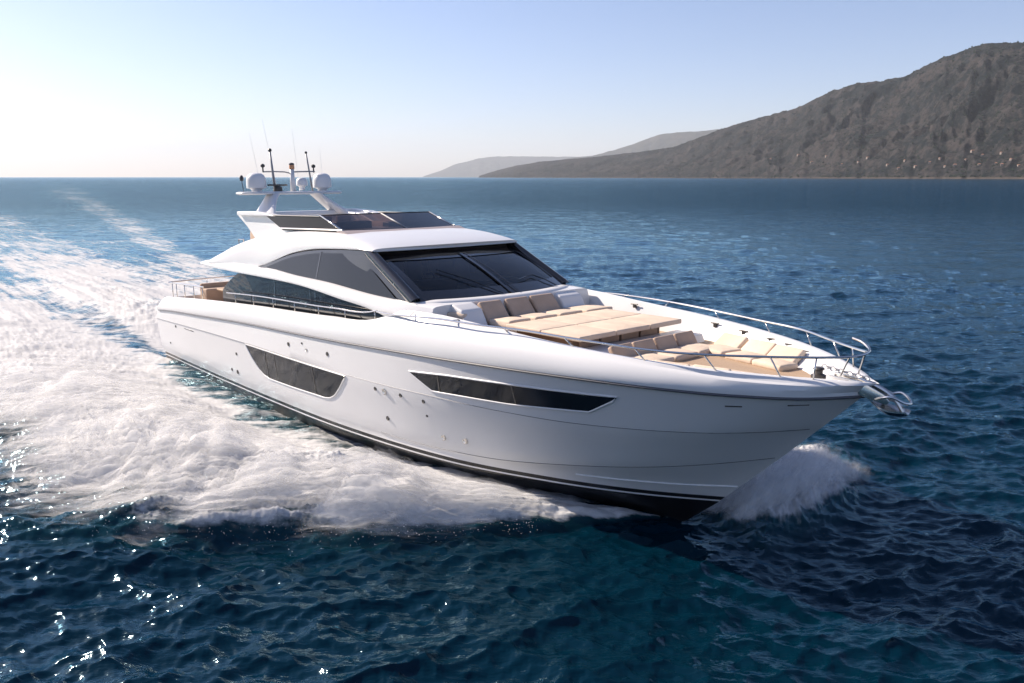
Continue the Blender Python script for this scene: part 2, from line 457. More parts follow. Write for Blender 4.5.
def sea_material():
    m = bpy.data.materials.new('sea water'); m.use_nodes = True
    n, l = m.node_tree.nodes, m.node_tree.links
    b = n['Principled BSDF']; out = n['Material Output']
    def N(t, **k):
        q = n.new(t)
        for a, v in k.items():
            if a in q.inputs: q.inputs[a].default_value = v
            else: setattr(q, a, v)
        return q
    geo = N('ShaderNodeNewGeometry')
    def noise(vec, scale, detail=4, rough=0.55, sc=None):
        t = N('ShaderNodeTexNoise'); t.inputs['Scale'].default_value = scale; t.inputs['Detail'].default_value = detail; t.inputs['Roughness'].default_value = rough
        if sc is not None:
            mp = N('ShaderNodeMapping'); mp.inputs['Scale'].default_value = sc; mp.inputs['Rotation'].default_value = (0, 0, 0.3)
            l.new(vec, mp.inputs[0]); vec = mp.outputs[0]
        l.new(vec, t.inputs['Vector']); return t.outputs['Fac']
    def math_(op, a, b_=None, c=None):
        q = N('ShaderNodeMath', operation=op)
        for i, v in enumerate((a, b_, c)):
            if v is None: continue
            if isinstance(v, (int, float)): q.inputs[i].default_value = v
            else: l.new(v, q.inputs[i])
        return q.outputs[0]
    P = geo.outputs['Position']
    at = N('ShaderNodeAttribute', attribute_name='foam'); fo = at.outputs['Fac']
    st = N('ShaderNodeAttribute', attribute_name='streak').outputs['Vector']
    # ripples
    h = math_('ADD', math_('MULTIPLY', noise(P, 0.5, 3, 0.5, (0.6, 2.2, 1)), 0.40), math_('MULTIPLY', noise(P, 1.7, 4, 0.55, (0.7, 2.0, 1)), 0.24))
    h = math_('ADD', h, math_('MULTIPLY', noise(P, 6.0, 2, 0.5, (1, 1.8, 1)), 0.022))
    far = N('ShaderNodeAttribute', attribute_name='farness').outputs['Fac']
    h = math_('ADD', h, math_('MULTIPLY', math_('MULTIPLY', noise(P, 0.28, 4, 0.6, (0.5, 1.9, 1)), 7.0), far))
    bp = N('ShaderNodeBump'); bp.inputs['Strength'].default_value = 0.5; bp.inputs['Distance'].default_value = 0.40
    l.new(h, bp.inputs['Height'])
    n.remove(b)
    fr = N('ShaderNodeFresnel'); fr.inputs['IOR'].default_value = 1.333; l.new(bp.outputs['Normal'], fr.inputs['Normal'])
    gl = N('ShaderNodeBsdfGlossy'); gl.inputs['Roughness'].default_value = 0.09; gl.inputs['Color'].default_value = (0.60, 0.86, 1.0, 1); l.new(bp.outputs['Normal'], gl.inputs['Normal'])
    df = N('ShaderNodeBsdfDiffuse'); l.new(bp.outputs['Normal'], df.inputs['Normal'])
    # a rough sea never mirrors the low sky fully
    wm = N('ShaderNodeMixShader'); cap = math_('MULTIPLY', math_('ADD', 0.62, math_('MULTIPLY', noise(P, 0.05, 5, 0.6, (0.35, 1.3, 1)), 0.76)), 0.82)
    l.new(math_('MINIMUM', fr.outputs[0], cap), wm.inputs[0]); l.new(df.outputs[0], wm.inputs[1]); l.new(gl.outputs[0], wm.inputs[2])
    # water body colour: greener and lighter where air is mixed in
    deep = (0.0002, 0.0125, 0.0245, 1); aer = (0.008, 0.050, 0.060, 1)
    mx = N('ShaderNodeMixRGB'); mx.inputs[1].default_value = deep; mx.inputs[2].default_value = aer
    l.new(math_('MULTIPLY', math_('MINIMUM', math_('MULTIPLY', fo, 2.0), 1.0), 0.55), mx.inputs[0])
    l.new(mx.outputs[0], df.inputs['Color'])
    # foam
    n1 = noise(st, 1.0, 7, 0.62, (0.55, 2.2, 1)); n2 = noise(P, 1.3, 6, 0.65); n3 = noise(P, 0.33, 6, 0.62)
    nn = math_('ADD', math_('MULTIPLY', n1, 0.5), math_('ADD', math_('MULTIPLY', n2, 0.28), math_('MULTIPLY', n3, 0.22)))
    t = math_('SUBTRACT', math_('ADD', math_('MULTIPLY', fo, 0.62), -0.02), math_('MULTIPLY', math_('SUBTRACT', nn, 0.32), 1.45))
    sm = N('ShaderNodeMapRange', interpolation_type='SMOOTHSTEP'); sm.inputs['From Min'].default_value = 0.0; sm.inputs['From Max'].default_value = 0.20
    l.new(math_('ADD', 0.20, math_('MULTIPLY', far, 0.35)), sm.inputs['From Max']); l.new(math_('ADD', t, math_('MULTIPLY', far, 0.10)), sm.inputs['Value'])
    gate = N('ShaderNodeMapRange', interpolation_type='SMOOTHSTEP'); gate.inputs['From Min'].default_value = 0.02; gate.inputs['From Max'].default_value = 0.12
    l.new(fo, gate.inputs['Value'])
    fac = math_('MULTIPLY', sm.outputs[0], gate.outputs[0])
    w = N('ShaderNodeBsdfPrincipled'); w.inputs['Base Color'].default_value = (0.52, 0.52, 0.52, 1); w.inputs['Roughness'].default_value = 0.8
    w.inputs['Specular IOR Level'].default_value = 0.2
    w.inputs['Subsurface Weight'].default_value = 0.0
    b2 = N('ShaderNodeBump'); b2.inputs['Strength'].default_value = 0.5; b2.inputs['Distance'].default_value = 0.25
    l.new(nn, b2.inputs['Height']); l.new(b2.outputs[0], w.inputs['Normal'])
    ms = N('ShaderNodeMixShader'); l.new(fac, ms.inputs[0]); l.new(wm.outputs[0], ms.inputs[1]); l.new(w.outputs[0], ms.inputs[2])
    l.new(ms.outputs[0], out.inputs['Surface'])
    return m
sea = link('sea', build_sea(), sea_material())
tag(sea, kind='structure', label='deep blue choppy sea with white foam of the wake')

# soft spray hanging over the bow waves: layers of torn veil, and loose drops
def spray_material():
    m = bpy.data.materials.new('spray veil'); m.use_nodes = True
    n, l = m.node_tree.nodes, m.node_tree.links
    b = n['Principled BSDF']; b.inputs['Base Color'].default_value = (0.85, 0.85, 0.85, 1); b.inputs['Roughness'].default_value = 0.9; b.inputs['Specular IOR Level'].default_value = 0.0
    tr = n.new('ShaderNodeBsdfTransparent'); tl = n.new('ShaderNodeBsdfTranslucent'); tl.inputs[0].default_value = (0.85, 0.85, 0.85, 1)
    st = n.new('ShaderNodeAttribute'); st.attribute_name = 'streak'; de = n.new('ShaderNodeAttribute'); de.attribute_name = 'foam'
    def noise(sc, s3, det):
        mp = n.new('ShaderNodeMapping'); mp.inputs['Scale'].default_value = s3; l.new(st.outputs['Vector'], mp.inputs[0])
        t = n.new('ShaderNodeTexNoise'); t.inputs['Scale'].default_value = sc; t.inputs['Detail'].default_value = det; t.inputs['Roughness'].default_value = 0.6; l.new(mp.outputs[0], t.inputs[0]); return t.outputs['Fac']
    def M_(op, a, b_):
        q = n.new('ShaderNodeMath'); q.operation = op
        for i, v in enumerate((a, b_)):
            if isinstance(v, (int, float)): q.inputs[i].default_value = v
            else: l.new(v, q.inputs[i])
        return q.outputs[0]
    nn = M_('ADD', M_('MULTIPLY', noise(1.0, (0.45, 2.6, 1.5), 6), 0.7), M_('MULTIPLY', noise(1.0, (1.5, 9, 3), 4), 0.3))
    mr = n.new('ShaderNodeMapRange'); mr.interpolation_type = 'SMOOTHSTEP'; mr.inputs['From Min'].default_value = 0.0; mr.inputs['From Max'].default_value = 0.55; mr.inputs['To Max'].default_value = 0.55
    l.new(M_('SUBTRACT', M_('ADD', M_('MULTIPLY', de.outputs['Fac'], 1.0), 0.10), M_('MULTIPLY', M_('SUBTRACT', nn, 0.22), 1.75)), mr.inputs['Value'])
    mx = n.new('ShaderNodeMixShader'); mx.inputs[0].default_value = 0.5; l.new(b.outputs[0], mx.inputs[1]); l.new(tl.outputs[0], mx.inputs[2])
    ms = n.new('ShaderNodeMixShader'); l.new(mr.outputs[0], ms.inputs[0]); l.new(tr.outputs[0], ms.inputs[1]); l.new(mx.outputs[0], ms.inputs[2])
    l.new(ms.outputs[0], n['Material Output'].inputs['Surface'])
    return m

def veil(name, pts_fn, nu, nv, layers, label):
    V, Q, D, ST = [], [], [], []
    off = 0
    for k in range(layers):
        P, dens, st = pts_fn(k, layers)
        V.append(P.reshape(-1, 3)); D.append(dens.ravel()); ST.append(st.reshape(-1, 3)); Q.append(grid_quads(nu, nv) + off); off += nu*nv
    me = np_mesh(name, np.concatenate(V), np.concatenate(Q))
    a = me.attributes.new('foam', 'FLOAT', 'POINT'); a.data.foreach_set('value', np.concatenate(D).astype(np.float32))
    b = me.attributes.new('streak', 'FLOAT_VECTOR', 'POINT'); b.data.foreach_set('vector', np.concatenate(ST).astype(np.float32).ravel())
    return tag(link(name, me, SPRAY), kind='stuff', label=label)
SPRAY = spray_material()
def from_boat(bx, by): return BX + bx*HX - by*HY_, BY + bx*HY_ + by*HX
NU, NV = 300, 90
def star(k, K):
    u = np.linspace(23.2, -8, NU)[:, None]; sgrid = np.linspace(0.02, 1.28, NV)[None]
    su0 = u*0.75
    W = (WOUT(u) - wl_beam(u))*(1 + 0.28*fbm(su0*0.8 + 0*sgrid, 0*u + 5 + 0*sgrid, 4, 61, 0.6))
    d = sgrid*np.maximum(W, 0.05); bx = u + 0*sgrid; by = -(wl_beam(u) + d)
    t = (k + 1)/K
    wx, wy = from_boat(bx, by)
    foam, hgt, su, sv = wake_fields(wx, wy)
    lift = t*(0.12 + 0.85*AMP(u))*(0.25 + 0.75*smooth01(0.1, 0.75, sgrid))*np.clip(0.6 + 2.2*fbm(su*0.45, sv*1.7 + 2*k*0.15, 5, 71, 0.62), 0.03, 4)
    by2 = by - 0.25*t*smooth01(0.4, 1.0, sgrid); bx2 = bx - 0.18*t
    wx, wy = from_boat(bx2, by2)
    dens = smooth01(0.02, 0.35, sgrid)*smooth01(1.28, 0.62, sgrid)*smooth01(23.2, 20.5, u)*smooth01(-8, 6, u)*(1.05 - 0.65*t)
    dens = dens*(1 - 0.5*smooth01(14, 10, u)*smooth01(0.42, 0.15, sgrid))
    return np.stack([wx, wy, hgt*1.02 + 0.03 + lift], -1), dens, np.stack([su, sv, 0*su + 0.35*k], -1)
veil('bow_spray', star, NU, NV, 6, 'white spray thrown out along the near side of the yacht')
def port(k, K):
    a = np.linspace(0.05, 7.6, 90)[:, None]; c = np.linspace(-1.9, 1.9, 60)[None]
    t = (k + 1)/K
    bx = 24.2 + 0.10*(a - 3) + c*0.85 + 0*a; by = a + 0.10*c
    wx, wy = from_boat(bx, by)
    foam, hgt, su, sv = wake_fields(wx, wy)
    lift = t*0.50*np.sin(np.pi*np.clip(a/7.6, 0, 1))**0.8*np.clip(1 - (c/1.9)**2, 0, 1)*(0.7 + 0.8*fbm(su*0.4, sv*0.5 + k, 3, 13))
    dens = smooth01(0.0, 1.0, a)*smooth01(6.7, 4.4, a)*smooth01(1.9, 0.7, np.abs(c))*(1.05 - 0.55*t)
    return np.stack([wx, wy, hgt + 0.03 + lift], -1), dens, np.stack([by*0.9 - 0.3*bx, bx*0.9 + 0.3*by, 0*su + 0.3*k], -1)
veil('bow_spray', port, 90, 60, 7, 'white spray off the far side of the stem')

def drops():
    g = np.random.default_rng(12); n = 2400
    u = g.uniform(3, 22.3, n)**1.0; sg = np.clip(g.normal(0.95, 0.12, n), 0.3, 1.25)
    W = np.maximum(WOUT(u) - wl_beam(u), 0.1)
    bx = u; by = -(wl_beam(u) + sg*W)
    wx, wy = from_boat(bx, by)
    z = AMP(u)*np.clip(1.25 - sg, 0, 1) + np.abs(g.normal(0, 0.13, n)) + 0.03
    r = 0.003 + 0.007*g.random(n)**3
    o = np.array([(1, 0, 0), (0, 1, 0), (-1, 0, 0), (0, -1, 0), (0, 0, 1), (0, 0, -1)], float)
    V = (np.stack([wx, wy, z], -1)[:, None] + o[None]*r[:, None, None]*np.array([1.2, 1.2, 1.0])).reshape(-1, 3)
    F = np.array([(0, 1, 4), (1, 2, 4), (2, 3, 4), (3, 0, 4), (1, 0, 5), (2, 1, 5), (3, 2, 5), (0, 3, 5)])
    F = (F[None] + 6*np.arange(n)[:, None, None]).reshape(-1, 3)
    me = bpy.data.meshes.new('spray_drops'); me.from_pydata(V.tolist(), [], F.tolist())
    tag(link('spray_drops', me, mat('spray drops', (0.72, 0.72, 0.72), 0.3)), kind='stuff', label='fine drops of spray flying off the edge of the bow wave')
drops()

# ------------------------------------------------------------------ hills across the water
def px_dir(px, py):
    a = (px - 512)/FPX; b = (341.5 - py)/FPX
    d = np.array([a, math.cos(PITCH) + b*math.sin(PITCH), -math.sin(PITCH) + b*math.cos(PITCH)])
    return math.atan2(d[0], d[1]), d[2]/math.hypot(d[0], d[1])

def hill_material(name, green, brown, scale):
    m = bpy.data.materials.new(name); m.use_nodes = True
    n, l = m.node_tree.nodes, m.node_tree.links
    b = n['Principled BSDF']; b.inputs['Roughness'].default_value = 0.95; b.inputs['Specular IOR Level'].default_value = 0.1
    g = n.new('ShaderNodeNewGeometry')
    def noise(sc, det, rough=0.6):
        t = n.new('ShaderNodeTexNoise'); t.inputs['Scale'].default_value = sc; t.inputs['Detail'].default_value = det; t.inputs['Roughness'].default_value = rough
        l.new(g.outputs['Position'], t.inputs['Vector']); return t.outputs['Fac']
    r = n.new('ShaderNodeValToRGB'); e = r.color_ramp.elements
    e[0].position = 0.47; e[0].color = (*[g_*0.36 for g_ in green], 1); e[1].position = 0.57; e[1].color = (*[g_*0.40 for g_ in brown], 1)
    ad = n.new('ShaderNodeMath'); ad.operation = 'ADD'
    m1 = n.new('ShaderNodeMath'); m1.operation = 'MULTIPLY'; m1.inputs[1].default_value = 0.40; l.new(noise(scale, 5), m1.inputs[0])
    m2 = n.new('ShaderNodeMath'); m2.operation = 'MULTIPLY'; m2.inputs[1].default_value = 0.60; l.new(noise(scale*6, 9, 0.78), m2.inputs[0])
    m3 = n.new('ShaderNodeMath'); m3.operation = 'MULTIPLY_ADD'; m3.inputs[1].default_value = 0.45; m3.inputs[2].default_value = -0.225; l.new(noise(scale*22, 4, 0.7), m3.inputs[0])
    a2 = n.new('ShaderNodeMath'); a2.operation = 'ADD'; l.new(ad.outputs[0], a2.inputs[0]); l.new(m3.outputs[0], a2.inputs[1])
    l.new(m1.outputs[0], ad.inputs[0]); l.new(m2.outputs[0], ad.inputs[1]); l.new(a2.outputs[0], r.inputs[0])
    # bare pale rock along the waterline
    sp = n.new('ShaderNodeSeparateXYZ'); l.new(g.outputs['Position'], sp.inputs[0])
    lt = n.new('ShaderNodeMapRange'); lt.inputs['From Min'].default_value = 9; lt.inputs['From Max'].default_value = 5; l.new(sp.outputs['Z'], lt.inputs['Value'])
    mx = n.new('ShaderNodeMixRGB'); mx.inputs[2].default_value = (0.06, 0.05, 0.042, 1); l.new(lt.outputs[0], mx.inputs[0]); l.new(r.outputs[0], mx.inputs[1])
    l.new(mx.outputs[0], b.inputs['Base Color'])
    bp = n.new('ShaderNodeBump'); bp.inputs['Strength'].default_value = 0.8; bp.inputs['Distance'].default_value = 14
    l.new(noise(scale*6, 6, 0.65), bp.inputs['Height']); l.new(bp.outputs[0], b.inputs['Normal'])
    return m

HILL_Z = {}
def build_hill(name, sky_pts, coast, thick, mat_, seed, na=420, ns=150, rough=0.17):
    A = np.array([px_dir(*p) for p in sky_pts]); A = A[np.argsort(A[:, 0])]
    az = np.linspace(A[0, 0], A[-1, 0], na)
    te = np.interp(az, A[:, 0], A[:, 1])
    Dc = pch(*[(px_dir(p, 177)[0], d) for p, d in coast])(az)
    Dc = Dc*(1 + 0.02*fbm(az*55, az*0 + seed, 4, seed + 7))
    Dr = Dc*thick[0] + thick[1]
    zr = np.maximum(CAM_H + Dr*te, 3)
    s = np.concatenate([np.linspace(-0.03, 1, ns), np.linspace(1, 1.9, 40)[1:]])
    D = Dc[:, None] + (Dr - Dc)[:, None]*s[None]
    x = D*np.sin(az)[:, None]; y = D*np.cos(az)[:, None]
    # height: lower skirts then steeper to the ridge, cut by gullies
    prof = np.where(s < 1, 0.85*np.clip(s, 0, 1)**1.15 + 0.15*smooth01(0, 1, s), 1 - 0.5*smooth01(1, 1.9, s))
    prof = np.where(s < 0, 0, prof)
    fs = 1/ (0.22*Dc.mean())
    wx = x + 0.12*Dc.mean()*fbm(x*fs, y*fs, 3, seed + 50); wy = y + 0.12*Dc.mean()*fbm(x*fs + 7, y*fs, 3, seed + 60)
    al = az[:, None]*Dc.mean() + 0.10*Dc.mean()*fbm(x*fs*1.5, y*fs*1.5, 4, seed + 50); dn = (s*0.30)[None]*Dc.mean() + 0*x
    rid = 1 - 2*np.abs(fbm(al*fs*2.6, dn*fs*0.9, 6, seed, 0.55))
    rid2 = fbm(wx*fs*6, wy*fs*6, 5, seed + 9, 0.55)
    env = np.clip(np.clip(s, 0, 1)*np.clip(1.06 - s, 0, 1)*4, 0, 1)[None]
    z = zr[:, None]*prof[None] + zr[:, None]*env*(rough*(rid - 0.55) + rough*0.40*(0.5 - np.abs(fbm(al*fs*8.5, dn*fs*3.2, 5, seed + 21, 0.55))*2) + rough*0.30*rid2)
    z = z + (s[None] > 0)*np.clip(zr[:, None], 0, 150)*0.035*fbm(x*fs*14, y*fs*14, 3, seed + 3)
    z = np.where(s[None] >= 0, np.maximum(z, 0.8 + 3*np.clip(s[None]*30, 0, 1)), -1.2)
    me = np_mesh(name, np.stack([x, y, z], -1), grid_quads(*x.shape))
    o = link(name, me, mat_)
    HILL_Z[name] = (az, s, Dc, Dr, z)
    return tag(o, kind='structure')

build_hill('hill', [(1300, 30), (1200, 33), (1110, 36), (1060, 40), (1024, 42), (1004, 43), (986, 45), (970, 49), (954, 55), (915.6, 72), (892, 80), (870, 83), (856.6, 85), (827, 94), (797.6, 108.5), (750, 121), (720, 130), (697, 139), (674, 147), (640, 152), (597, 157), (565, 159.5), (538, 162), (517, 165.5), (502.6, 169), (488, 173), (479, 176)],
           [(470, 10500), (520, 8600), (600, 6900), (700, 5300), (850, 4000), (1024, 3200), (1300, 2500)], (1.30, 450),
           hill_material('scrub hillside', (0.007, 0.017, 0.021), (0.096, 0.082, 0.078), 0.0035), 101)
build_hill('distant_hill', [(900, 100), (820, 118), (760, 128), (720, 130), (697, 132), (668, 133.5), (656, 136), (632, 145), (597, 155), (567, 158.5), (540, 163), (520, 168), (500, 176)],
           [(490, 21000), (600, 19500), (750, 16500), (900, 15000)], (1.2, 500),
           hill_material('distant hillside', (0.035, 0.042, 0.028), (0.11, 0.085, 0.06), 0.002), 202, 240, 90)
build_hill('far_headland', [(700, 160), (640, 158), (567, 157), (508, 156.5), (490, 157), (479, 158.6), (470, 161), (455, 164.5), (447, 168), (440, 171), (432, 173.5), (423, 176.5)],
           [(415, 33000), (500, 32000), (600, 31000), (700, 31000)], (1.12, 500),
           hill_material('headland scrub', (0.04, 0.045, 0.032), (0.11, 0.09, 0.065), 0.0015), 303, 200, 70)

# tiny houses on the lower slopes of the near hill
def add_houses():
    az, s, Dc, Dr, z = HILL_Z['hill']
    rnd = random.Random(4)
    wall = mat('house render', (0.26, 0.22, 0.19), 0.8); roof = mat('house tiles', (0.34, 0.17, 0.10), 0.85)
    meshes = []
    for k in range(4):
        w, d, h = rnd.uniform(9, 14), rnd.uniform(7, 9), rnd.uniform(3.5, 5.5)
        b = MB(); b.box((0, 0, h/2 - 2), (w, d, h + 4), 0)
        wm = b.build('wall', wall); 
        r = MB(); e = 0.6
        P = [(-w/2 - e, -d/2 - e, h), (w/2 + e, -d/2 - e, h), (w/2 + e, d/2 + e, h), (-w/2 - e, d/2 + e, h), (-w/2 + 3, 0, h + 2.4), (w/2 - 3, 0, h + 2.4)]
        v = [r.bm.verts.new(p) for p in P]
        for f in ((0, 1, 5, 4), (1, 2, 5), (2, 3, 4, 5), (3, 0, 4), (3, 2, 1, 0)): r.bm.faces.new([v[i] for i in f])
        rm = r.build('roof', roof)
        meshes.append((wm.data, rm.data)); bpy.data.objects.remove(wm); bpy.data.objects.remove(rm)
    spots = [(983, 157), (995, 164.5), (954, 166), (945, 167.5), (904, 161.5), (1001, 154.5), (868, 158.6), (1001, 165.7), (980, 165.7), (827, 157), (798, 157.5), (1012, 160), (966, 161), (930, 164), (915, 168), (887, 166), (1018, 167), (842, 165), (812, 163), (770, 160), (940, 159), (858, 163), (973, 152), (898, 169)]
    for k, (px, py) in enumerate(spots):
        a, t = px_dir(px, py)
        i = int(np.argmin(np.abs(az - a)))
        Dk = Dc[i] + (Dr[i] - Dc[i])*s; el = (z[i] - CAM_H)/Dk
        vis = np.where((s > 0.01) & (s < 1) & (el >= t))[0]
        if not len(vis): continue
        j = vis[0]
        h = empty('hillside_house', (Dk[j]*math.sin(az[i]), Dk[j]*math.cos(az[i]), z[i, j]))
        h.rotation_euler = (0, 0, rnd.uniform(-0.7, 0.7))
        wm, rm = meshes[k % 4]
        for nm, me in (('wall', wm), ('roof', rm)):
            o = bpy.data.objects.new(nm, me); C.objects.link(o); o.parent = h
        tag(h, 'tiny pale house among the scrub low on the right hillside above the shore', 'house', 'houses on the right hillside')
add_houses()

def scrub():
    az, s, Dc, Dr, z = HILL_Z['hill']
    g = np.random.default_rng(21); n = 16000
    i = (g.random(n)**0.8*(len(az) - 2)).astype(int); j = np.clip((g.random(n)*150).astype(int), 6, 150)
    fi, fj = g.random(n), g.random(n)
    a_ = az[i] + (az[i + 1] - az[i])*fi; sj = s[j] + (s[j + 1] - s[j])*fj; D = Dc[i] + (Dr[i] - Dc[i])*sj
    zz = (z[i, j]*(1 - fi) + z[i + 1, j]*fi)*(1 - fj) + (z[i, j + 1]*(1 - fi) + z[i + 1, j + 1]*fi)*fj
    x, y = D*np.sin(a_), D*np.cos(a_)
    keep = fbm(x/420, y/420, 4, 8) + 0.25*g.normal(size=n) > -0.05
    x, y, zz = x[keep], y[keep], zz[keep]; n = len(x)
    r = (2.2 + 4.5*g.random(n)**2)
    o = np.array([(1, 0, 0), (0, 1, 0), (-1, 0, 0), (0, -1, 0), (0, 0, 1.1), (0, 0, -0.6)], float)
    V = (np.stack([x, y, zz + r*0.4], -1)[:, None] + o[None]*r[:, None, None]*(0.8 + 0.4*g.random((n, 6, 1)))).reshape(-1, 3)
    F = np.array([(0, 1, 4), (1, 2, 4), (2, 3, 4), (3, 0, 4), (1, 0, 5), (2, 1, 5), (3, 2, 5), (0, 3, 5)])
    F = (F[None] + 6*np.arange(n)[:, None, None]).reshape(-1, 3)
    me = bpy.data.meshes.new('hillside_scrub'); me.from_pydata(V.tolist(), [], F.tolist())
    tag(link('hillside_scrub', me, mat('dark scrub', (0.016, 0.026, 0.018), 0.9, spec=0.1, vary=0.5, vscale=0.01)), kind='stuff', label='dark green scrub dotted over the right hillside')
scrub()

# the air between
hz = MB(); hz.box((0, 5000, 900), (90000, 90000, 1805), 0)
hm = bpy.data.materials.new('haze'); hm.use_nodes = True
hn = hm.node_tree.nodes; hn.remove(hn['Principled BSDF'])
pv = hn.new('ShaderNodeVolumePrincipled'); pv.inputs['Color'].default_value = (0.86, 0.93, 1.0, 1); pv.inputs['Density'].default_value = 0.000026
pv.inputs['Anisotropy'].default_value = 0.12
hm.node_tree.links.new(pv.outputs[0], hn['Material Output'].inputs['Volume'])
haze = hz.build('haze', hm)
tag(haze, kind='stuff', label='thin pale haze over the sea')

# ------------------------------------------------------------------ motor yacht
yacht = empty('motor_yacht', (BX, BY, BZ))
M4 = Matrix(RB.tolist()).to_4x4()
yacht.rotation_euler = M4.to_euler()
tag(yacht, 'long white motor yacht with dark windows, bow up and throwing spray at speed', 'yacht')

NT = 110
T = np.concatenate([np.linspace(0, 0.7, 56)[:-1], 1 - 0.3*(np.linspace(1, 0, 55)**1.35)])
def line(x0, x1, yf, zf):
    x = x0 + (x1 - x0)*T
    return np.stack([x, np.maximum(yf(x), 0), zf(x)], -1)
BK = pch((0, 3.10), (3, 3.20), (8, 3.27), (13, 3.27), (17, 3.20), (20, 3.07), (22, 2.87), (24, 2.45), (25, 2.10), (26, 1.60), (27, 0.78), (27.5, 0.0))
ZK = pch((0.4, 2.46), (1.3, 2.54), (5.55, 2.80), (9.1, 2.98), (13.2, 3.12), (16.35, 3.24), (18.8, 3.34), (21.76, 3.45), (24, 3.49), (27.5, 3.47))
K2Y = pch((0, 3.05), (5.25, 3.18), (9.1, 3.22), (15.4, 3.17), (17, 3.11), (18.9, 2.98), (21.3, 2.62), (23.1, 2.20), (24.65, 1.72), (25.5, 1.28), (26.2, 0.66), (26.73, 0))
K2Z = pch((0, 2.06), (5.25, 2.23), (9.1, 2.31), (15.4, 2.32), (17, 2.34), (18.8, 2.38), (21.0, 2.39), (22.8, 2.43), (24.4, 2.54), (25.2, 2.60), (26.73, 2.72))
K3Y = pch((0, 2.95), (7, 3.03), (12, 3.03), (15, 2.94), (17, 2.77), (18.9, 2.50), (20.7, 2.20), (22.3, 1.81), (24.2, 1.15), (25.2, 0.62), (26.0, 0))
K3Z = pch((0, 0.98), (15, 0.97), (18.9, 0.98), (20.5, 1.09), (22.0, 1.28), (24, 1.59), (26.0, 2.0))
BTY = pch((0, 2.85), (7, 2.95), (10.8, 2.97), (15.35, 2.86), (18.3, 2.56), (19.2, 2.40), (21.1, 1.84), (22.6, 1.26), (23.7, 0.70), (24.81, 0))
BTZ = lambda x: 0.69 + 0.18*np.clip(x/24.8, 0, 1)**2
def scaled(f, a, b): return lambda x: f(x*b/a)
WY = lambda x: WLB(np.clip(x, 0, 23.85))
WZ = pch((0, 0.10), (12, 0.12), (20, 0.09), (23.85, 0.05))
KZ = pch((0, -0.55), (8, -0.85), (17, -0.85), (21, -0.62), (22.9, -0.35))
rows = [
    line(0.35, 22.9, lambda x: 0*x, KZ),
    line(0.30, 23.4, lambda x: WY(x*23.85/23.4)*0.72, lambda x: KZ(x)*0.42),
    line(0.25, 23.85, WY, WZ),
    line(0.18, 24.63, lambda x: BTY(x*24.81/24.63) - 0.012, lambda x: BTZ(x) - 0.175),
    line(0.17, 24.67, lambda x: BTY(x*24.81/24.67) - 0.009, lambda x: BTZ(x) - 0.135),
    line(0.16, 24.71, lambda x: BTY(x*24.81/24.71) - 0.006, lambda x: BTZ(x) - 0.095),
    line(0.15, 24.81, BTY, BTZ),
    line(0.12, 26.0, K3Y, K3Z),
    line(0.02, 26.71, lambda x: K2Y(x*26.73/26.71) - 0.022*smooth01(16, 9, x), lambda x: K2Z(x) - 0.012),
    line(0.0, 26.73, K2Y, K2Z),
    line(0.35, 27.42, lambda x: np.where(x < 27.42, BK(np.minimum(x*27.5/27.42, 27.5)), 0) - 0.05*np.clip((27.5 - x)/1.0, 0, 1), lambda x: ZK(x) - 0.05),
]
# add rows between knuckles so that the topsides keep a slight flare
def between(a, b, n, hollow):
    out = []
    for k in range(1, n + 1):
        t = k/(n + 1); r = a*(1 - t) + b*t
        r[:, 1] = np.maximum(r[:, 1] - hollow*4*t*(1 - t)*smooth01(12, 23, r[:, 0])*np.clip(b[:, 1]/1.2, 0, 1), 0)
        out.append(r)
    return out
full = []; rowmat = []
for i in range(len(rows)):
    full.append(rows[i])
    if i + 1 < len(rows):
        mi = 1 if i < 3 else (2 if i == 4 else (1 if i in (3, 5) else 0))
        add = between(rows[i], rows[i + 1], 3, {6: 0.03, 7: 0.02, 9: 0.0}.get(i, 0)) if i in (6, 7, 9) else []
        full += add; rowmat += [mi]*(1 + len(add))
half = np.stack(full, 0)                                   # rows x stations
both = np.concatenate([(half*np.array([1, -1, 1]))[::-1], half[1:]], 0)
nr = len(full)
hull_mb = MB()
hull_mb.grid(both, mi=lambda i, j: rowmat[nr - 2 - i] if i < nr - 1 else rowmat[i - nr + 1])
for e in (0,):
    vsx = []
    for p in both[:, 0]: vsx.append(hull_mb.bm.verts.new(p))
    f = hull_mb.bm.faces.new(vsx); f.material_index = 0
hull = hull_mb.build('hull', [M['gel'], M['black'], M['stripe']], yacht, sharp=40)

def hull_y(x, z):
    ys, zs = [], []
    for r in full:
        ys.append(np.interp(x, r[:, 0], r[:, 1])); zs.append(np.interp(x, r[:, 0], r[:, 2]))
    return float(np.interp(z, zs, ys))

# thin dark lines painting the crease shade along the two knuckles
for sgn in (-1, 1):
    for yf, zf, a0, a1 in ((K2Y, K2Z, 0.1, 26.6), (K3Y, K3Z, 16.5, 25.9)):
        q = MB(); q.tube([(a, sgn*(float(yf(a)) - 0.002), float(zf(a)) - 0.004) for a in np.linspace(a0, a1, 110)], 0.007, 5); q.build('knuckle_shade', M['rub'], yacht)
# rub rail line between hull and bulwark, dark to carry the overhang's shadow
for sgn in (-1, 1):
    t = MB(); x = np.linspace(0.6, 27.47, 120)
    t.tube([(a, sgn*(float(BK(a)) - 0.02), float(ZK(a)) - 0.03) for a in x], 0.028, 6)
    t.build('rub_rail', M['rub'], yacht)

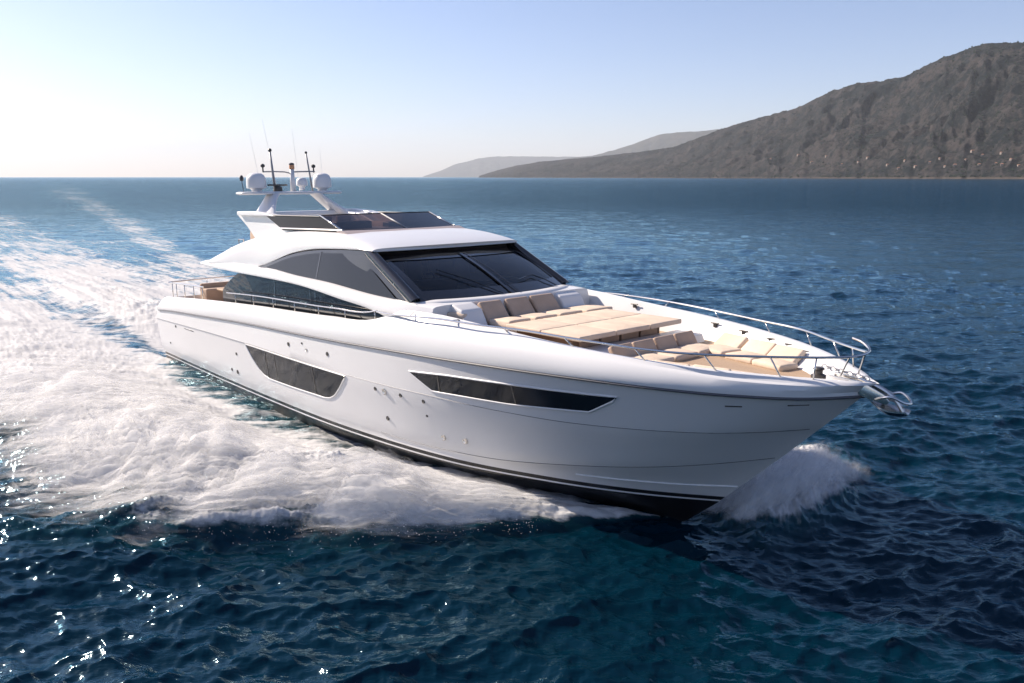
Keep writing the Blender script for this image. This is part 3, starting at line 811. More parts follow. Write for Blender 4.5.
# bulwark with its sloping cap
GY = pch((1.2, 2.98), (4, 3.10), (10, 3.16), (15, 3.13), (18, 3.05), (20, 2.92), (21.3, 2.80), (22.9, 2.52), (24.5, 2.10), (25.5, 1.72), (26.3, 1.30), (27, 0.78), (27.4, 0.36), (27.65, 0.0))
GZ = pch((1.2, 3.0), (2, 3.07), (4.7, 3.25), (9.9, 3.53), (11.7, 3.59), (14.7, 3.72), (17.8, 3.90), (18.7, 3.94), (21.3, 3.97), (22.9, 3.93), (24.5, 3.84), (26, 3.74), (27.65, 3.66))
RY = pch((1.3, 2.86), (4, 2.97), (10, 3.02), (15, 2.99), (16.8, 2.95), (18, 2.88), (19, 2.70), (20, 2.60), (21, 2.53), (22, 2.46), (23, 2.32), (24, 2.12), (25, 1.82), (26, 1.34), (26.6, 0.92), (27.1, 0.50), (27.7, 0.0))
RZ = pch((1.3, 3.02), (4.7, 3.27), (9.9, 3.55), (14.7, 3.74), (16.6, 3.86), (17.4, 4.08), (18, 4.23), (19, 4.22), (20, 4.16), (21, 4.10), (22, 4.04), (24, 3.92), (26, 3.82), (27.7, 3.70))
DZ = pch((1.4, 2.62), (5, 2.85), (10, 3.05), (15, 3.25), (17, 3.42), (19, 3.50), (23, 3.50), (26, 3.50), (27.2, 3.56))
DYIN = lambda x: np.maximum(RY(np.minimum(x*27.7/27.0, 27.7)) - 0.16, 0)
bl = [
    line(0.45, 27.5, BK, ZK),
    line(0.55, 27.52, lambda x: BK(np.minimum(x, 27.5)) + 0.012*np.clip((27.5 - x)/1, 0, 1), lambda x: ZK(x) + 0.06),
]
g = line(1.2, 27.65, GY, GZ); k1 = bl[1]
for t in (0.35, 0.7, 0.9):
    q = k1*(1 - t) + g*t
    q[:, 1] += 0.05*math.sin(math.pi*t)*np.clip(q[:, 1]/0.8, 0, 1)
    q[:, 2] += 0.03*math.sin(math.pi*t**2)
    bl.append(q)
bl.append(g)
ri = line(1.3, 27.7, RY, RZ)
bl.append(g*0.45 + ri*0.55 + np.array([0, 0.02, 0.015]) * np.clip(ri[:, 1:2]/0.6, 0, 1))
bl.append(ri)
bl.append(line(1.35, 27.6, lambda x: np.maximum(RY(np.minimum(x*27.7/27.6, 27.7)) - 0.05, 0), lambda x: RZ(x) - 0.015))
bl.append(line(1.4, 27.0, DYIN, DZ))
bw = np.stack(bl, 0)
for sgn in (-1, 1):
    b = MB(); b.grid(bw*np.array([1, sgn, 1]))
    b.build('bulwark', M['gel'], yacht, sharp=28)

# decks
b = MB()
x = np.linspace(1.35, 27.0, 90)
b.grid([[(a, k*(float(DYIN(a)) + 0.05), float(DZ(a)) + 0.004) for k in np.linspace(-1, 1, 9)] for a in x])
b.build('deck', M['teak'], yacht)
# quarter and stern closing piece
b = MB()
b.grid([[(1.42 + 0.0*abs(k), k*2.86, z) for k in np.linspace(-1, 1, 9)] for z in (2.3, 2.62, 3.0)])
b.grid([[(xx, k*2.86, 2.3) for k in np.linspace(-1, 1, 9)] for xx in (0.3, 1.42)])
b.build('transom_wall', M['gel2'], yacht)

# ------------------------------------------------------------------ deckhouse
ZBLO = pch((5.4, 4.42), (8.4, 4.42), (10.8, 4.40), (12.5, 4.36), (14.6, 4.20), (16.7, 3.99), (17.3, 3.86), (18.4, 3.55))   # top of the main deck windows
ZBHI = pch((4.6, 4.60), (7.5, 4.66), (9.3, 4.62), (9.9, 4.64), (11.8, 4.55), (13.6, 4.50), (16.1, 4.36), (17.5, 4.33), (18.6, 4.30))
ZWT = pch((4.6, 4.52), (8.5, 4.56), (9.3, 4.66), (9.9, 4.80), (11.3, 5.13), (12.56, 5.30), (13.84, 5.37), (15.4, 5.40), (16.1, 5.40))
ZR = pch((4.6, 4.50), (5.4, 4.70), (6.1, 4.93), (7.2, 5.26), (8.4, 5.52), (10, 5.70), (12, 5.79), (14, 5.77), (15, 5.68), (15.7, 5.57), (16.1, 5.48))
BASEY = pch((5.4, 2.62), (7, 2.72), (12, 2.78), (16, 2.76), (17.5, 2.70), (18.6, 2.55))
# lower house and the white band over the main deck windows
b = MB(); sec = []
for a in np.linspace(6.45, 18.5, 70):
    yb = float(BASEY(a)); zb = float(DZ(a)) - 0.05
    zl = min(float(ZBLO(a)), float(ZBHI(a)) - 0.10) + 0.01
    if a < 8.4: zl = min(zl, 3.60 + 0.8*((a - 6.4)/2.0)**0.8)
    zl = max(zl, zb + 0.05)
    sec.append([(a, -yb, zb), (a, -yb, zl), (a, yb, zl), (a, yb, zb)])
b.grid(sec, caps=True)
b.build('deckhouse', M['gel'], yacht, sharp=40)
b = MB(); sec = []
for a in np.linspace(4.75, 18.55, 80):
    yb = float(BASEY(max(a, 7))) + 0.0; zh = float(ZBHI(a)); zl = min(float(ZBLO(a)), zh - 0.10)
    zl = max(zl, float(DZ(a)) + 0.02) + 0.06*smooth01(6.5, 4.7, a)
    h = [(yb - 0.35, zl), (yb, zl), (yb + 0.075, zl + 0.005), (yb + 0.085, zl + 0.045), (yb + 0.06, zl*0.35 + zh*0.65), (yb - 0.02, zh - 0.015), (yb - 0.10, zh + 0.015), (yb - 0.35, zh + 0.03)]
    sec.append([(a, -y, z) for y, z in h] + [(a, y, z) for y, z in reversed(h)])
b.grid(sec, closed_v=True, caps=True)
b.build('side_band', M['gel'], yacht, sharp=40)

# upper house behind the side windows
UWY_LO, UWY_HI = 2.58, 2.34
b = MB(); xs = np.linspace(8.8, 13.9, 40); sec = []
for a in xs:
    zl = float(ZBHI(a)) - 0.02
    zt = float(ZWT(a)) + 0.03 if a < 15.6 else 5.43 - (a - 15.6)*(1.10/2.35)
    zt = max(zt, zl + 0.02)
    yl = UWY_LO - 0.015; yt = yl - (yl - UWY_HI)*min(1, (zt - zl)/0.9)
    sec.append([(a, -yl, zl), (a, -yt, zt), (a, yt, zt), (a, yl, zl)])
b.grid(sec, caps=True, smooth=False)
b.build('upper_house', M['gblack'], yacht)

# roof: long wing sweeping from the aft deck overhang to the visor over the windshield
b = MB(); sec = []
xs = np.concatenate([np.linspace(4.62, 15.1, 60), np.linspace(15.2, 15.93, 14)])
for a in xs:
    w = 2.42 if a < 15.3 else 2.42
    w = w + 0.36*smooth01(9.5, 5.2, a) - 0.25*smooth01(5.6, 4.6, a)
    zt = float(ZR(a)); zu = float(ZWT(a)) + 0.045
    if a > 15.2: zu = 5.44 + 0.0*a
    zt = max(zt, zu + 0.02)
    dz = zt - zu
    xx = lambda y: a - (0.10*(y/2.4)**4 + 0.0)*smooth01(14.5, 16, a) + 0.10*(1 - (y/2.4)**2)*smooth01(14.5, 16, a)
    h = [(0, zu), (w*0.6, zu), (w - 0.05, zu), (w + 0.02, zu + 0.02), (w + 0.03, zu + dz*0.22), (w - 0.01, zu + dz*0.55), (w - 0.09, zu + dz*0.85), (w - 0.22, zt - 0.0), (w - 0.42, zt + 0.03*min(1, dz*3)), (w*0.55, zt + 0.07*min(1, dz*3)), (0, zt + 0.09*min(1, dz*3))]
    right = [(float(xx(y)), -y, z) for y, z in h]; left = [(float(xx(y)), y, z) for y, z in h]
    sec.append(right + left[::-1][1:-1])
b.grid(sec, closed_v=True, caps=True)
b.build('roof', M['gel'], yacht, sharp=45)

# black brow under the visor
b = MB(); ys = np.linspace(-2.36, 2.36, 30)
XV = lambda y: 15.90 - 0.36*abs(y/2.36)**3.2
b.grid([[(float(XV(y)) - 0.03, y, 5.445), (float(XV(y)) + 0.20, y, 5.29 + 0.0*y), (float(XV(y)) + 0.12, y, 5.24), (float(XV(y)) - 0.25, y, 5.36)] for y in ys], closed_v=True, caps=True)
b.build('brow', M['gblack'], yacht, sharp=60)

ry_ = lambda a: Matrix.Rotation(a, 3, 'Y')
# windshield: two raked curved panes, black surround, centre mullion
XT = lambda y: 16.20 - 0.42*abs(y/2.36)**2.6
XB = lambda y: 18.42 - 0.62*abs(y/2.46)**2.4
def shield(y0, y1, t0, t1, off=0.0, n=16, k=10):
    G = []
    for i in range(n + 1):
        row = []
        for j in range(k + 1):
            t = t0 + (t1 - t0)*j/k
            u = y0 + (y1 - y0)*i/n
            y = u*(2.36 + (2.46 - 2.36)*t)/2.41
            xx = float(XT(y))*(1 - t) + float(XB(y))*t
            zz = 5.30*(1 - t) + 4.385*t + 0.05*math.sin(math.pi*t)
            row.append((xx + off*0.4, y, zz + off))
        G.append(row)
    return G
b = MB()
for y0, y1, t0, t1 in ((-2.41, 2.41, -0.02, 0.11), (-2.41, 2.41, 0.82, 1.0), (-2.41, -2.14, 0.11, 0.82), (2.14, 2.41, 0.11, 0.82), (-0.07, 0.07, 0.11, 0.82)):
    top_ = shield(y0, y1, t0, t1, -0.004, 40 if y1 - y0 > 1 else 3); low_ = shield(y0, y1, t0, t1, -0.045, 40 if y1 - y0 > 1 else 3)
    b.grid(top_); b.grid(low_)
b.build('windshield_frame', M['gblack'], yacht)
for y0, y1 in ((-2.16, -0.06), (0.06, 2.16)):
    b = MB(); b.grid(shield(y0, y1, 0.09, 0.84, -0.02))
    ws = b.build('windshield', M['seeglass'], yacht)
b = MB(); b.grid(shield(-0.045, 0.045, 0, 0.97, 0.02, 3)); b.build('windshield_mullion', M['gblack'], yacht)
def sp_(u, t, off=0.03): return shield(u, u + 0.01, t, t + 0.01, off, 1, 1)[0][0]
for u0, t0, u1, t1 in ((-0.30, 0.98, -1.35, 0.42), (0.22, 0.98, 0.10, 0.05), (1.75, 0.99, 1.30, 0.72), (1.30, 0.72, 0.62, 0.78)):
    b = MB(); b.tube([sp_(u0, t0), sp_(u0*0.5 + u1*0.5, (t0 + t1)/2, 0.05), sp_(u1, t1)], 0.014, 6); b.build('wiper', M['gblack'], yacht)

for sgn in (-1, 1):
    b = MB(); G = []
    for a in np.linspace(13.85, 17.72, 24):
        zl = float(ZBHI(a)) - 0.04; zt = float(ZWT(a)) + 0.03 if a < 15.6 else 5.43 - (a - 15.6)*(1.06/2.12)
        zt = max(zt, zl + 0.02)
        yl = UWY_LO - 0.02; yt = yl - (yl - UWY_HI)*min(1, (zt - zl)/0.9)
        G.append([(a, sgn*yl, zl), (a, sgn*yt, zt), (a, sgn*(yt - 0.03), zt), (a, sgn*(yl - 0.03), zl)])
    b.grid(G, closed_v=True, caps=True); b.build('side_frame', M['gblack'], yacht)
# what shows through the windshield: dash, wheel, helm seats
b = MB()
b.grid([[(16.5, y, 4.30), (16.6, y, 4.52), (17.0, y, 4.50), (float(XB(y)) - 0.12, y, 4.40)] for y in np.linspace(-2.3, 2.3, 24)])
b.box((16.45, -1.0, 4.60), (0.35, 1.3, 0.22), 0.06); b.build('dashboard', M['gblack'], yacht)
b = MB(); b.tube([(16.22 + 0.05*math.sin(a), -1.05 + 0.20*math.cos(a), 4.66 + 0.20*math.sin(a)) for a in np.linspace(0, 2*math.pi, 25)], 0.018, 6, caps=False); b.build('steering_wheel', M['dark'], yacht)
for y in (-1.35, -0.75, 0.9):
    b = MB(); b.box((15.45, y, 4.35), (0.55, 0.52, 0.16), 0.06); b.box((15.15, y, 4.72), (0.14, 0.50, 0.72), 0.06, M=ry_(-0.12)); b.build('helm_chair', M['beige'], yacht)
b = MB(); b.box((15.8, 0.0, 3.95), (4.0, 4.6, 0.06), 0); b.build('cabin_floor', M['brown'], yacht)
b = MB(); b.box((14.2, 1.3, 4.6), (0.5, 1.4, 1.0), 0.05); b.build('galley_unit', M['taupe'], yacht)
# rounded corner pillars
for sgn in (-1, 1):
    P0 = np.array([15.55, sgn*2.34, 5.42]); P1 = np.array([17.72, sgn*2.47, 4.36])
    b = MB(); sec = []
    for t in np.linspace(0, 1, 14):
        c = P0*(1 - t) + P1*t
        row = []
        for a in np.linspace(0, 2*math.pi, 14, endpoint=False):
            row.append((c[0] + 0.17*math.cos(a) - 0.02, c[1] + sgn*0.12*math.sin(a), c[2] + 0.10*math.cos(a)))
        sec.append(row)
    b.grid(sec, closed_v=True, caps=True)
    b.build('windshield_pillar', M['gblack'], yacht, sharp=70)

# upper side windows and main deck side windows
def uy(a, z):
    zl = float(ZBHI(a)) - 0.02
    return UWY_LO - (UWY_LO - UWY_HI)*min(1, max(0, (z - zl)/0.9))
for sgn in (-1, 1):
    b = MB(); G = []
    for a in np.concatenate([np.linspace(9.75, 12, 24), np.linspace(12.1, 17.45, 36)]):
        zl = float(ZBHI(a)) + 0.035; zt = float(ZWT(a)) - 0.065
        if a > 15.25: zt = min(zt, 5.30 - (a - 15.05)*(1.0/2.15))
        zt = max(zt, zl + 0.005)
        G.append([(a, sgn*(uy(a, zl*(1 - t) + zt*t) + 0.012), zl*(1 - t) + zt*t) for t in np.linspace(0, 1, 6)])
    b.grid(G); w = b.build('upper_side_window', M['sglass'], yacht)
    b = MB()
    for a in (12.98,):
        zl, zt = float(ZBHI(a)) + 0.03, float(ZWT(a)) - 0.02
        b.grid([[(a + d, sgn*(uy(a, z) + 0.018), z) for d in (-0.03, 0.03)] for z in np.linspace(zl, zt, 5)])
    b.build('mullion', M['gblack'], w)
    b = MB(); G = []
    for a in np.linspace(6.35, 17.15, 70):
        zt = float(ZBLO(a)) - 0.02
        if a < 8.3: zt = 3.62 + (zt - 3.62)*min(1, max(0.01, (a - 6.3)/1.7))**0.75
        zl = max(float(DZ(a)) + 0.02, 3.2 + 0.0*a)
        if a > 16.6: zl = min(zt - 0.01, zl + (a - 16.6)*0.4)
        G.append([(a, sgn*(float(BASEY(a)) + 0.010), zl*(1 - t) + zt*t) for t in np.linspace(0, 1, 4)])
    b.grid(G); w = b.build('side_window', M['sglass'], yacht)
    for a in (10.72, 13.0, 13.3):
        b = MB(); zt = float(ZBLO(a)) - 0.03
        b.grid([[(a + d, sgn*(float(BASEY(a)) + 0.016), z) for d in (-0.04, 0.04)] for z in (3.3, zt)])
        b.build('mullion', M['gblack'], w)

# white moulding round the foot of the windshield
b = MB(); sec = []
for y in np.linspace(-2.60, 2.60, 40):
    xb = float(XB(np.clip(y, -2.46, 2.46)))
    e = smooth01(2.0, 2.6, abs(y))
    sec.append([(xb - 0.25, y, 4.33), (xb - 0.02, y, 4.40 - 0.05*e), (xb + 0.16, y, 4.385 - 0.06*e), (xb + 0.24, y, 4.34 - 0.08*e), (xb + 0.30, y, 4.1), (xb + 0.34, y, 3.48), (xb - 0.25, y, 3.48)])
b.grid(sec, closed_v=True, caps=True); b.build('windshield_coaming', M['gel2'], yacht, sharp=50)

# ------------------------------------------------------------------ flybridge
# fins carrying the radar arch and the side coamings
for sgn in (-1, 1):
    fin = [(5.75, 6.20), (6.25, 6.27), (7.6, 6.26), (8.55, 6.22), (9.6, 5.92), (10.4, 5.74), (8.0, 5.44), (7.15, 5.40), (6.55, 5.80)]
    b = MB(); b.prism([(x_ + 0.22, z_) for x_, z_ in fin], sgn*1.35, sgn*1.84, 0.06, 3); b.build('arch_fin', M['gel'], yacht)
    # dark side screen
    b = MB(); G = []
    for t in np.linspace(0, 1, 8):
        top = np.array([8.55 + 3.65*t, sgn*(1.96 - 0.06*t), 6.235]); bot = np.array([9.9 + 3.6*t, sgn*(2.02 - 0.08*t), 5.80])
        G.append([list(top*(1 - k) + bot*k) for k in np.linspace(0, 1, 4)])
    b.grid(G); b.build('side_screen', M['screen'], yacht)
    b = MB(); b.tube([(9.75, sgn*2.06, 5.86), (11.5, sgn*2.02, 5.88), (13.45, sgn*1.94, 5.90)], 0.022, 6); b.build('screen_rail', M['steel'], yacht)
    b = MB(); b.prism([(6.3, 6.20), (6.3, 6.33), (7.6, 6.345), (8.7, 6.29), (9.35, 6.21), (8.5, 6.20)], sgn*1.70, sgn*1.98, 0.04, 3); b.build('coaming', M['gel'], yacht)
# front screen: brown smoked panes
def fs(y, t, off=0):
    xt = 12.36 - 0.22*(y/1.9)**2; xb = 13.80 - 0.28*(y/1.9)**2
    return (xt*(1 - t) + xb*t + off*0.3, y, 6.285 + 0.01*(1 - (y/1.9)**2) - (6.285 - 5.86)*t + off)
for y0, y1, mt in ((-1.90, -0.02, 'brownglass'), (0.02, 1.90, 'smoke')):
    b = MB(); b.grid([[fs(y, t) for t in np.linspace(0, 1, 5)] for y in np.linspace(y0, y1, 10)]); b.build('front_screen', M[mt], yacht)
for y in (-1.92, 0, 1.92):
    b = MB(); b.tube([fs(y, 0), fs(y, 1)], 0.026, 6); b.build('screen_post', M['steel'] if y else M['pole'], yacht)
b = MB(); b.tube([(8.55, -1.96, 6.24), (12.1, -1.91, 6.25)] + [fs(y, 0) for y in np.linspace(-1.9, 1.9, 14)] + [(12.1, 1.91, 6.25), (8.55, 1.96, 6.24)], 0.017, 6); b.build('screen_top_rail', M['dark'], yacht)
# grey strip at the foot of the screen
b = MB(); b.grid([[(fs(y, 1)[0] - 0.25, y, 5.78), (fs(y, 1)[0] - 0.2, y, 5.885), (fs(y, 1)[0] + 0.12, y, 5.88), (fs(y, 1)[0] + 0.46 + 0.1*(1 - (y/2)**2), y, 5.79)] for y in np.linspace(-2.02, 2.02, 24)], closed_v=True, caps=True)
b.build('dash_strip', mat('taupe dash', (0.33, 0.27, 0.25), 0.45), yacht)
# helm console, helm seats, sofa and sun lounge behind the screens
b = MB(); b.box((12.1, -0.9, 5.95), (0.5, 1.2, 0.28), 0.06); b.box((12.2, 0.9, 5.92), (0.4, 1.3, 0.22), 0.06); b.build('helm_console', M['dark'], yacht)
for y in (-1.15, -0.5):
    b = MB(); b.box((11.2, y, 5.92), (0.5, 0.5, 0.16), 0.05); b.box((10.98, y, 6.05), (0.12, 0.48, 0.34), 0.05); b.build('helm_seat', M['taupe'], yacht)
b = MB(); b.box((9.6, 1.5, 5.88), (2.6, 0.55, 0.18), 0.06); b.box((9.6, 1.78, 6.02), (2.6, 0.14, 0.36), 0.05); b.build('fly_sofa', M['beige'], yacht)
b = MB(); b.box((6.55, 0.0, 5.36), (0.7, 2.6, 0.5), 0.15); b.box((6.9, -1.2, 5.45), (1.0, 0.9, 0.55), 0.18); b.build('aft_lounge', M['taupe'], yacht)
b = MB(); b.tube([(5.35, -1.9, 4.75), (5.32, -1.9, 5.05), (5.9, -1.9, 5.08)], 0.02); b.tube([(5.75, -1.75, 4.85), (5.75, -1.75, 5.35), (6.15, -1.75, 5.36), (6.15, -1.75, 5.0)], 0.02)
b.tube([(5.3, -1.9, 5.05), (5.2, 0, 5.08), (5.3, 1.9, 5.05)], 0.02); b.build('aft_rail', M['steel'], yacht)

b = MB(); b.box((6.95, 0, 6.22), (0.75, 3.2, 0.16), 0.06); b.build('arch_base', M['gel'], yacht)
# radar arch
arch = MB()
pl = []
for a in np.linspace(0, 2*math.pi, 48, endpoint=False):
    cx, sy = math.cos(a), math.sin(a)
    e = 2/5
    pl.append((6.40 + 0.48*math.copysign(abs(cx)**e, cx) + 0.12*(1 - abs(sy)**2) , 1.93*math.copysign(abs(sy)**(2/2.6), sy)))
arch.grid([[(6.4 + (x - 6.4)*k, y*k2, z) for x, y in pl] for k, k2, z in ((0.0, 0.0, 6.885), (0.8, 0.95, 6.88), (0.97, 0.99, 6.90), (1.0, 1.0, 6.935), (0.97, 0.99, 6.965), (0.85, 0.95, 6.985), (0, 0, 6.99))], closed_v=True)
arch_o = arch.build('radar_arch', M['gel'], yacht, sharp=50)
for sgn in (-1, 1):
    b = MB(); sec = []
    for t in np.linspace(-0.03, 1.04, 12):
        cx = 6.72 + 0.60*max(t, 0)**1.3; cy = sgn*(0.80 + 0.62*t); z = 6.90 - 0.66*t
        L_ = 0.44 + 0.27*t**2; W_ = 0.11 + 0.06*t
        sec.append([(cx + L_*math.copysign(abs(math.cos(a))**0.7, math.cos(a)), cy + W_*math.sin(a), z) for a in np.linspace(0, 2*math.pi, 20, endpoint=False)])
    b.grid(sec, closed_v=True, caps=True); b.build('leg', M['gel'], arch_o, sharp=60)
# radomes
for y, r_, x_, z_, nm in ((-1.25, 0.335, 6.40, 7.04, 'radome'), (1.25, 0.335, 6.40, 7.04, 'radome'), (0.50, 0.20, 6.3, 7.12, 'radome')):
    h_ = r_*1.75
    prof = [(r_*0.5, -0.10), (r_*0.5, 0), (r_*0.66, 0.05), (r_*0.98, 0.07), (r_, 0.10), (r_*0.99, h_*0.55), (r_*0.93, h_*0.72), (r_*0.80, h_*0.86), (r_*0.55, h_*0.96), (r_*0.25, h_*0.995), (0, h_)]
    b = MB(); b.lathe(prof, (x_, y, z_)); b.build(nm, M['dome'], yacht, sharp=50)
# open array radar
b = MB(); b.lathe([(0.16, 0), (0.15, 0.14), (0.09, 0.18), (0, 0.18)], (6.5, -0.52, 6.99), 16); b.box((6.5, -0.52, 7.205), (0.12, 1.0, 0.06), 0.02, M=Matrix.Rotation(0.5, 3, 'Z')); b.build('radar_scanner', M['dark'], yacht)
# mast poles, crossbars, lamps and whip aerials
def pole(name, pts, r_, m, par=yacht):
    q = MB(); q.tube(pts, r_, 8); return q.build(name, m, par)
m1 = pole('mast_pole', [(6.50, -0.62, 6.99), (6.40, -0.68, 8.36)], [0.05, 0.032], M['pole'])
b = MB(); b.lathe([(0.03, -0.02), (0.06, 0.0), (0.065, 0.05), (0.04, 0.09), (0, 0.10)], (6.4, -0.68, 8.36), 12); b.build('lamp', M['dark'], m1)
m2 = pole('mast_pole', [(6.4, 0.86, 6.99), (6.4, 0.68, 8.32)], [0.035, 0.028], M['pole'])
b = MB(); b.lathe([(0.03, -0.02), (0.04, 0.0), (0.045, 0.05), (0, 0.07)], (6.4, 0.68, 8.32), 12); b.build('lamp', M['dark'], m2)
m3 = pole('light_column', [(6.4, 0.10, 6.99), (6.4, 0.10, 7.76)], [0.10, 0.075], M['dome'])
b = MB(); b.lathe([(0.09, 0), (0.095, 0.06), (0.09, 0.14), (0, 0.15)], (6.4, 0.10, 7.76), 16); b.build('lamp', M['amber'], m3)
b = MB(); b.lathe([(0.095, 0), (0.09, 0.045), (0.05, 0.07), (0, 0.075)], (6.4, 0.10, 7.905), 16); b.build('cap', M['dark'], m3)
b = MB(); b.tube([(6.4, -1.0, 7.66), (6.42, -0.62, 7.67), (6.42, -0.2, 7.66), (6.4, 0.10, 7.60)], 0.022); b.tube([(6.4, 0.10, 7.66), (6.4, 0.7, 7.68), (6.4, 0.98, 7.68)], 0.026); b.build('crossbar', M['pole'], yacht)
for y in (-1.04, 1.0):
    b = MB(); b.lathe([(0.025, 0), (0.025, 0.16), (0.07, 0.19), (0.075, 0.25), (0.03, 0.29), (0, 0.29)], (6.4, y*0.94, 7.64), 12); b.build('horn', M['dark'], yacht)
b = MB(); b.tube([(6.35, -1.70, 6.98), (6.35, -1.74, 7.36)], 0.012); b.lathe([(0.0, 0), (0.06, 0.02), (0.07, 0.12), (0.03, 0.2), (0, 0.2)], (6.35, -1.74, 7.34), 10); b.build('wind_sensor', M['dark'], yacht)
whip = mat('whip aerial', (0.75, 0.75, 0.75), 0.4)
for x_, y_, z_, dz, dy in ((6.1, -0.35, 6.99, 2.5, -0.35), (6.0, -0.9, 6.99, 2.0, -0.25), (6.0, 0.55, 6.99, 2.2, -0.1), (6.1, 1.45, 6.99, 1.6, 0.0)):
    pole('whip_aerial', [(x_, y_, z_), (x_ - 0.05, y_ + dy*0.5, z_ + dz/2), (x_ - 0.12, y_ + dy, z_ + dz)], [0.006, 0.005, 0.003], whip)

# ------------------------------------------------------------------ hull windows
def hull_patch(name, x0, x1, top, bot, off, m, par, n=60, k=8, sgn=-1):
    G = []
    for a in np.linspace(x0, x1, n):
        zt, zb = float(top(a)), float(bot(a))
        G.append([(a, sgn*(hull_y(a, zb*(1 - t) + zt*t) + off), zb*(1 - t) + zt*t) for t in np.linspace(0, 1, k)])
    q = MB(); q.grid(G); return q.build(name, m, par)
def pl(*pts):
    X = [p[0] for p in pts]; Z = [p[1] for p in pts]
    return lambda a: np.interp(a, X, Z)
W1T = pl((9.2, 2.27), (15.42, 2.28)); W1B = pl((9.2, 2.25), (9.55, 1.85), (9.9, 1.58), (10.25, 1.43), (10.6, 1.365), (12.0, 1.38), (13.6, 1.42), (14.05, 1.425), (14.35, 1.47), (14.65, 1.60), (15.0, 1.88), (15.42, 2.26))
W2T = pl((18.27, 2.86), (19.6, 2.97), (21.34, 3.06), (23.0, 3.13), (23.92, 3.17)); W2B = pl((18.27, 2.84), (19.05, 2.51), (20.25, 2.56), (21.34, 2.60), (23.26, 2.75), (23.82, 3.06), (23.92, 3.14))
for sgn in (-1, 1):
    for (T_, B_, x0, x1, mull) in ((W1T, W1B, 9.2, 15.42, (10.62, 11.25, 13.65)), (W2T, W2B, 18.27, 23.92, (19.32, 21.55))):
        w = hull_patch('hull_window', x0, x1, T_, B_, 0.012, M['glass'], yacht, 90, 8, sgn)
        # raised white edge
        loop = [(a, float(T_(a))) for a in np.linspace(x0, x1, 40)] + [(a, float(B_(a))) for a in np.linspace(x1, x0, 60)][1:-1]
        f = MB()
        f.tube([(a, sgn*(hull_y(a, z) + 0.006), z) for a, z in loop + loop[:1]], 0.022, 8, caps=False); f.build('frame', M['gel'], w, sharp=60)
        for a in mull:
            zt, zb = float(T_(a)), float(B_(a))
            f = MB(); f.grid([[(a + d + (z - zt)*0.03, sgn*(hull_y(a, z) + 0.018), z) for d in (-0.022, 0.022)] for z in np.linspace(zb, zt, 6)]); f.build('mullion', M['dark'], w)

# through-hull fittings, vents and slots on the topsides
FIT = [(2.41, 2.01, 0.05, 'dark'), (1.36, 1.22, 0.035, 'dark'), (8.26, 1.81, 0.05, 'dark'), (7.58, 1.17, 0.05, 'dark'), (8.05, 1.16, 0.07, 'dark'), (12.34, 2.7, 0.06, 'dark'), (13.18, 2.84, 0.03, 'dark'), (13.42, 2.69, 0.045, 'steel'), (14.59, 2.74, 0.06, 'dark'), (16.75, 2.17, 0.05, 'dark'), (17.13, 2.17, 0.09, 'steel'), (17.78, 2.18, 0.05, 'dark'), (16.96, 1.42, 0.06, 'dark'), (18.62, 2.18, 0.05, 'dark'), (18.57, 1.8, 0.03, 'dark'), (18.91, 1.32, 0.075, 'steel'), (19.61, 1.38, 0.085, 'steel'), (25.87, 3.22, 0.12, 'slot'), (26.72, 3.29, 0.12, 'slot'), (3.92, 2.06, 0.5, 'slot')]
for a, z, r_, kind in FIT:
    y = hull_y(a, z)
    nrm = Vector((0, -1, 0.0))
    q = MB()
    if kind == 'slot':
        q.tube([(a - r_, -(hull_y(a - r_, z) + 0.004), z - 0.005), (a + r_, -(hull_y(a + r_, z) + 0.004), z + 0.005)], 0.013, 6)
        q.build('hull_slot', M['dark'], yacht)
    else:
        rot = Matrix.Rotation(math.pi/2, 3, 'X')
        q.lathe([(0, 0.012), (r_*0.6, 0.014), (r_*0.72, 0.02), (r_, 0.016), (r_, -0.05)], (a, -y, z), 16, rot)
        q.build('hull_fitting', M['dark'] if kind == 'dark' else M['steel'], yacht)
# spray rail near the bow
for sgn in (-1, 1):
    q = MB(); xx = np.linspace(22.2, 25.1, 40)
    q.tube([(a, sgn*(hull_y(a, 0.97 + 0.20*max(0, (a - 20)/5)**1.3) + 0.004), 0.97 + 0.20*max(0, (a - 20)/5)**1.3) for a in xx], 0.022, 6); q.build('spray_rail', M['gel'], yacht)

# ------------------------------------------------------------------ foredeck lounge
def cushion(name, c, s, m, par, M_=None, bev=0.05, puff=0.03):
    q = MB(); q.box(c, s, min(bev, min(s)*0.45), 3, M_, puff, 5); return q.build(name, m, par, sharp=60)
ry = lambda a: Matrix.Rotation(a, 3, 'Y')
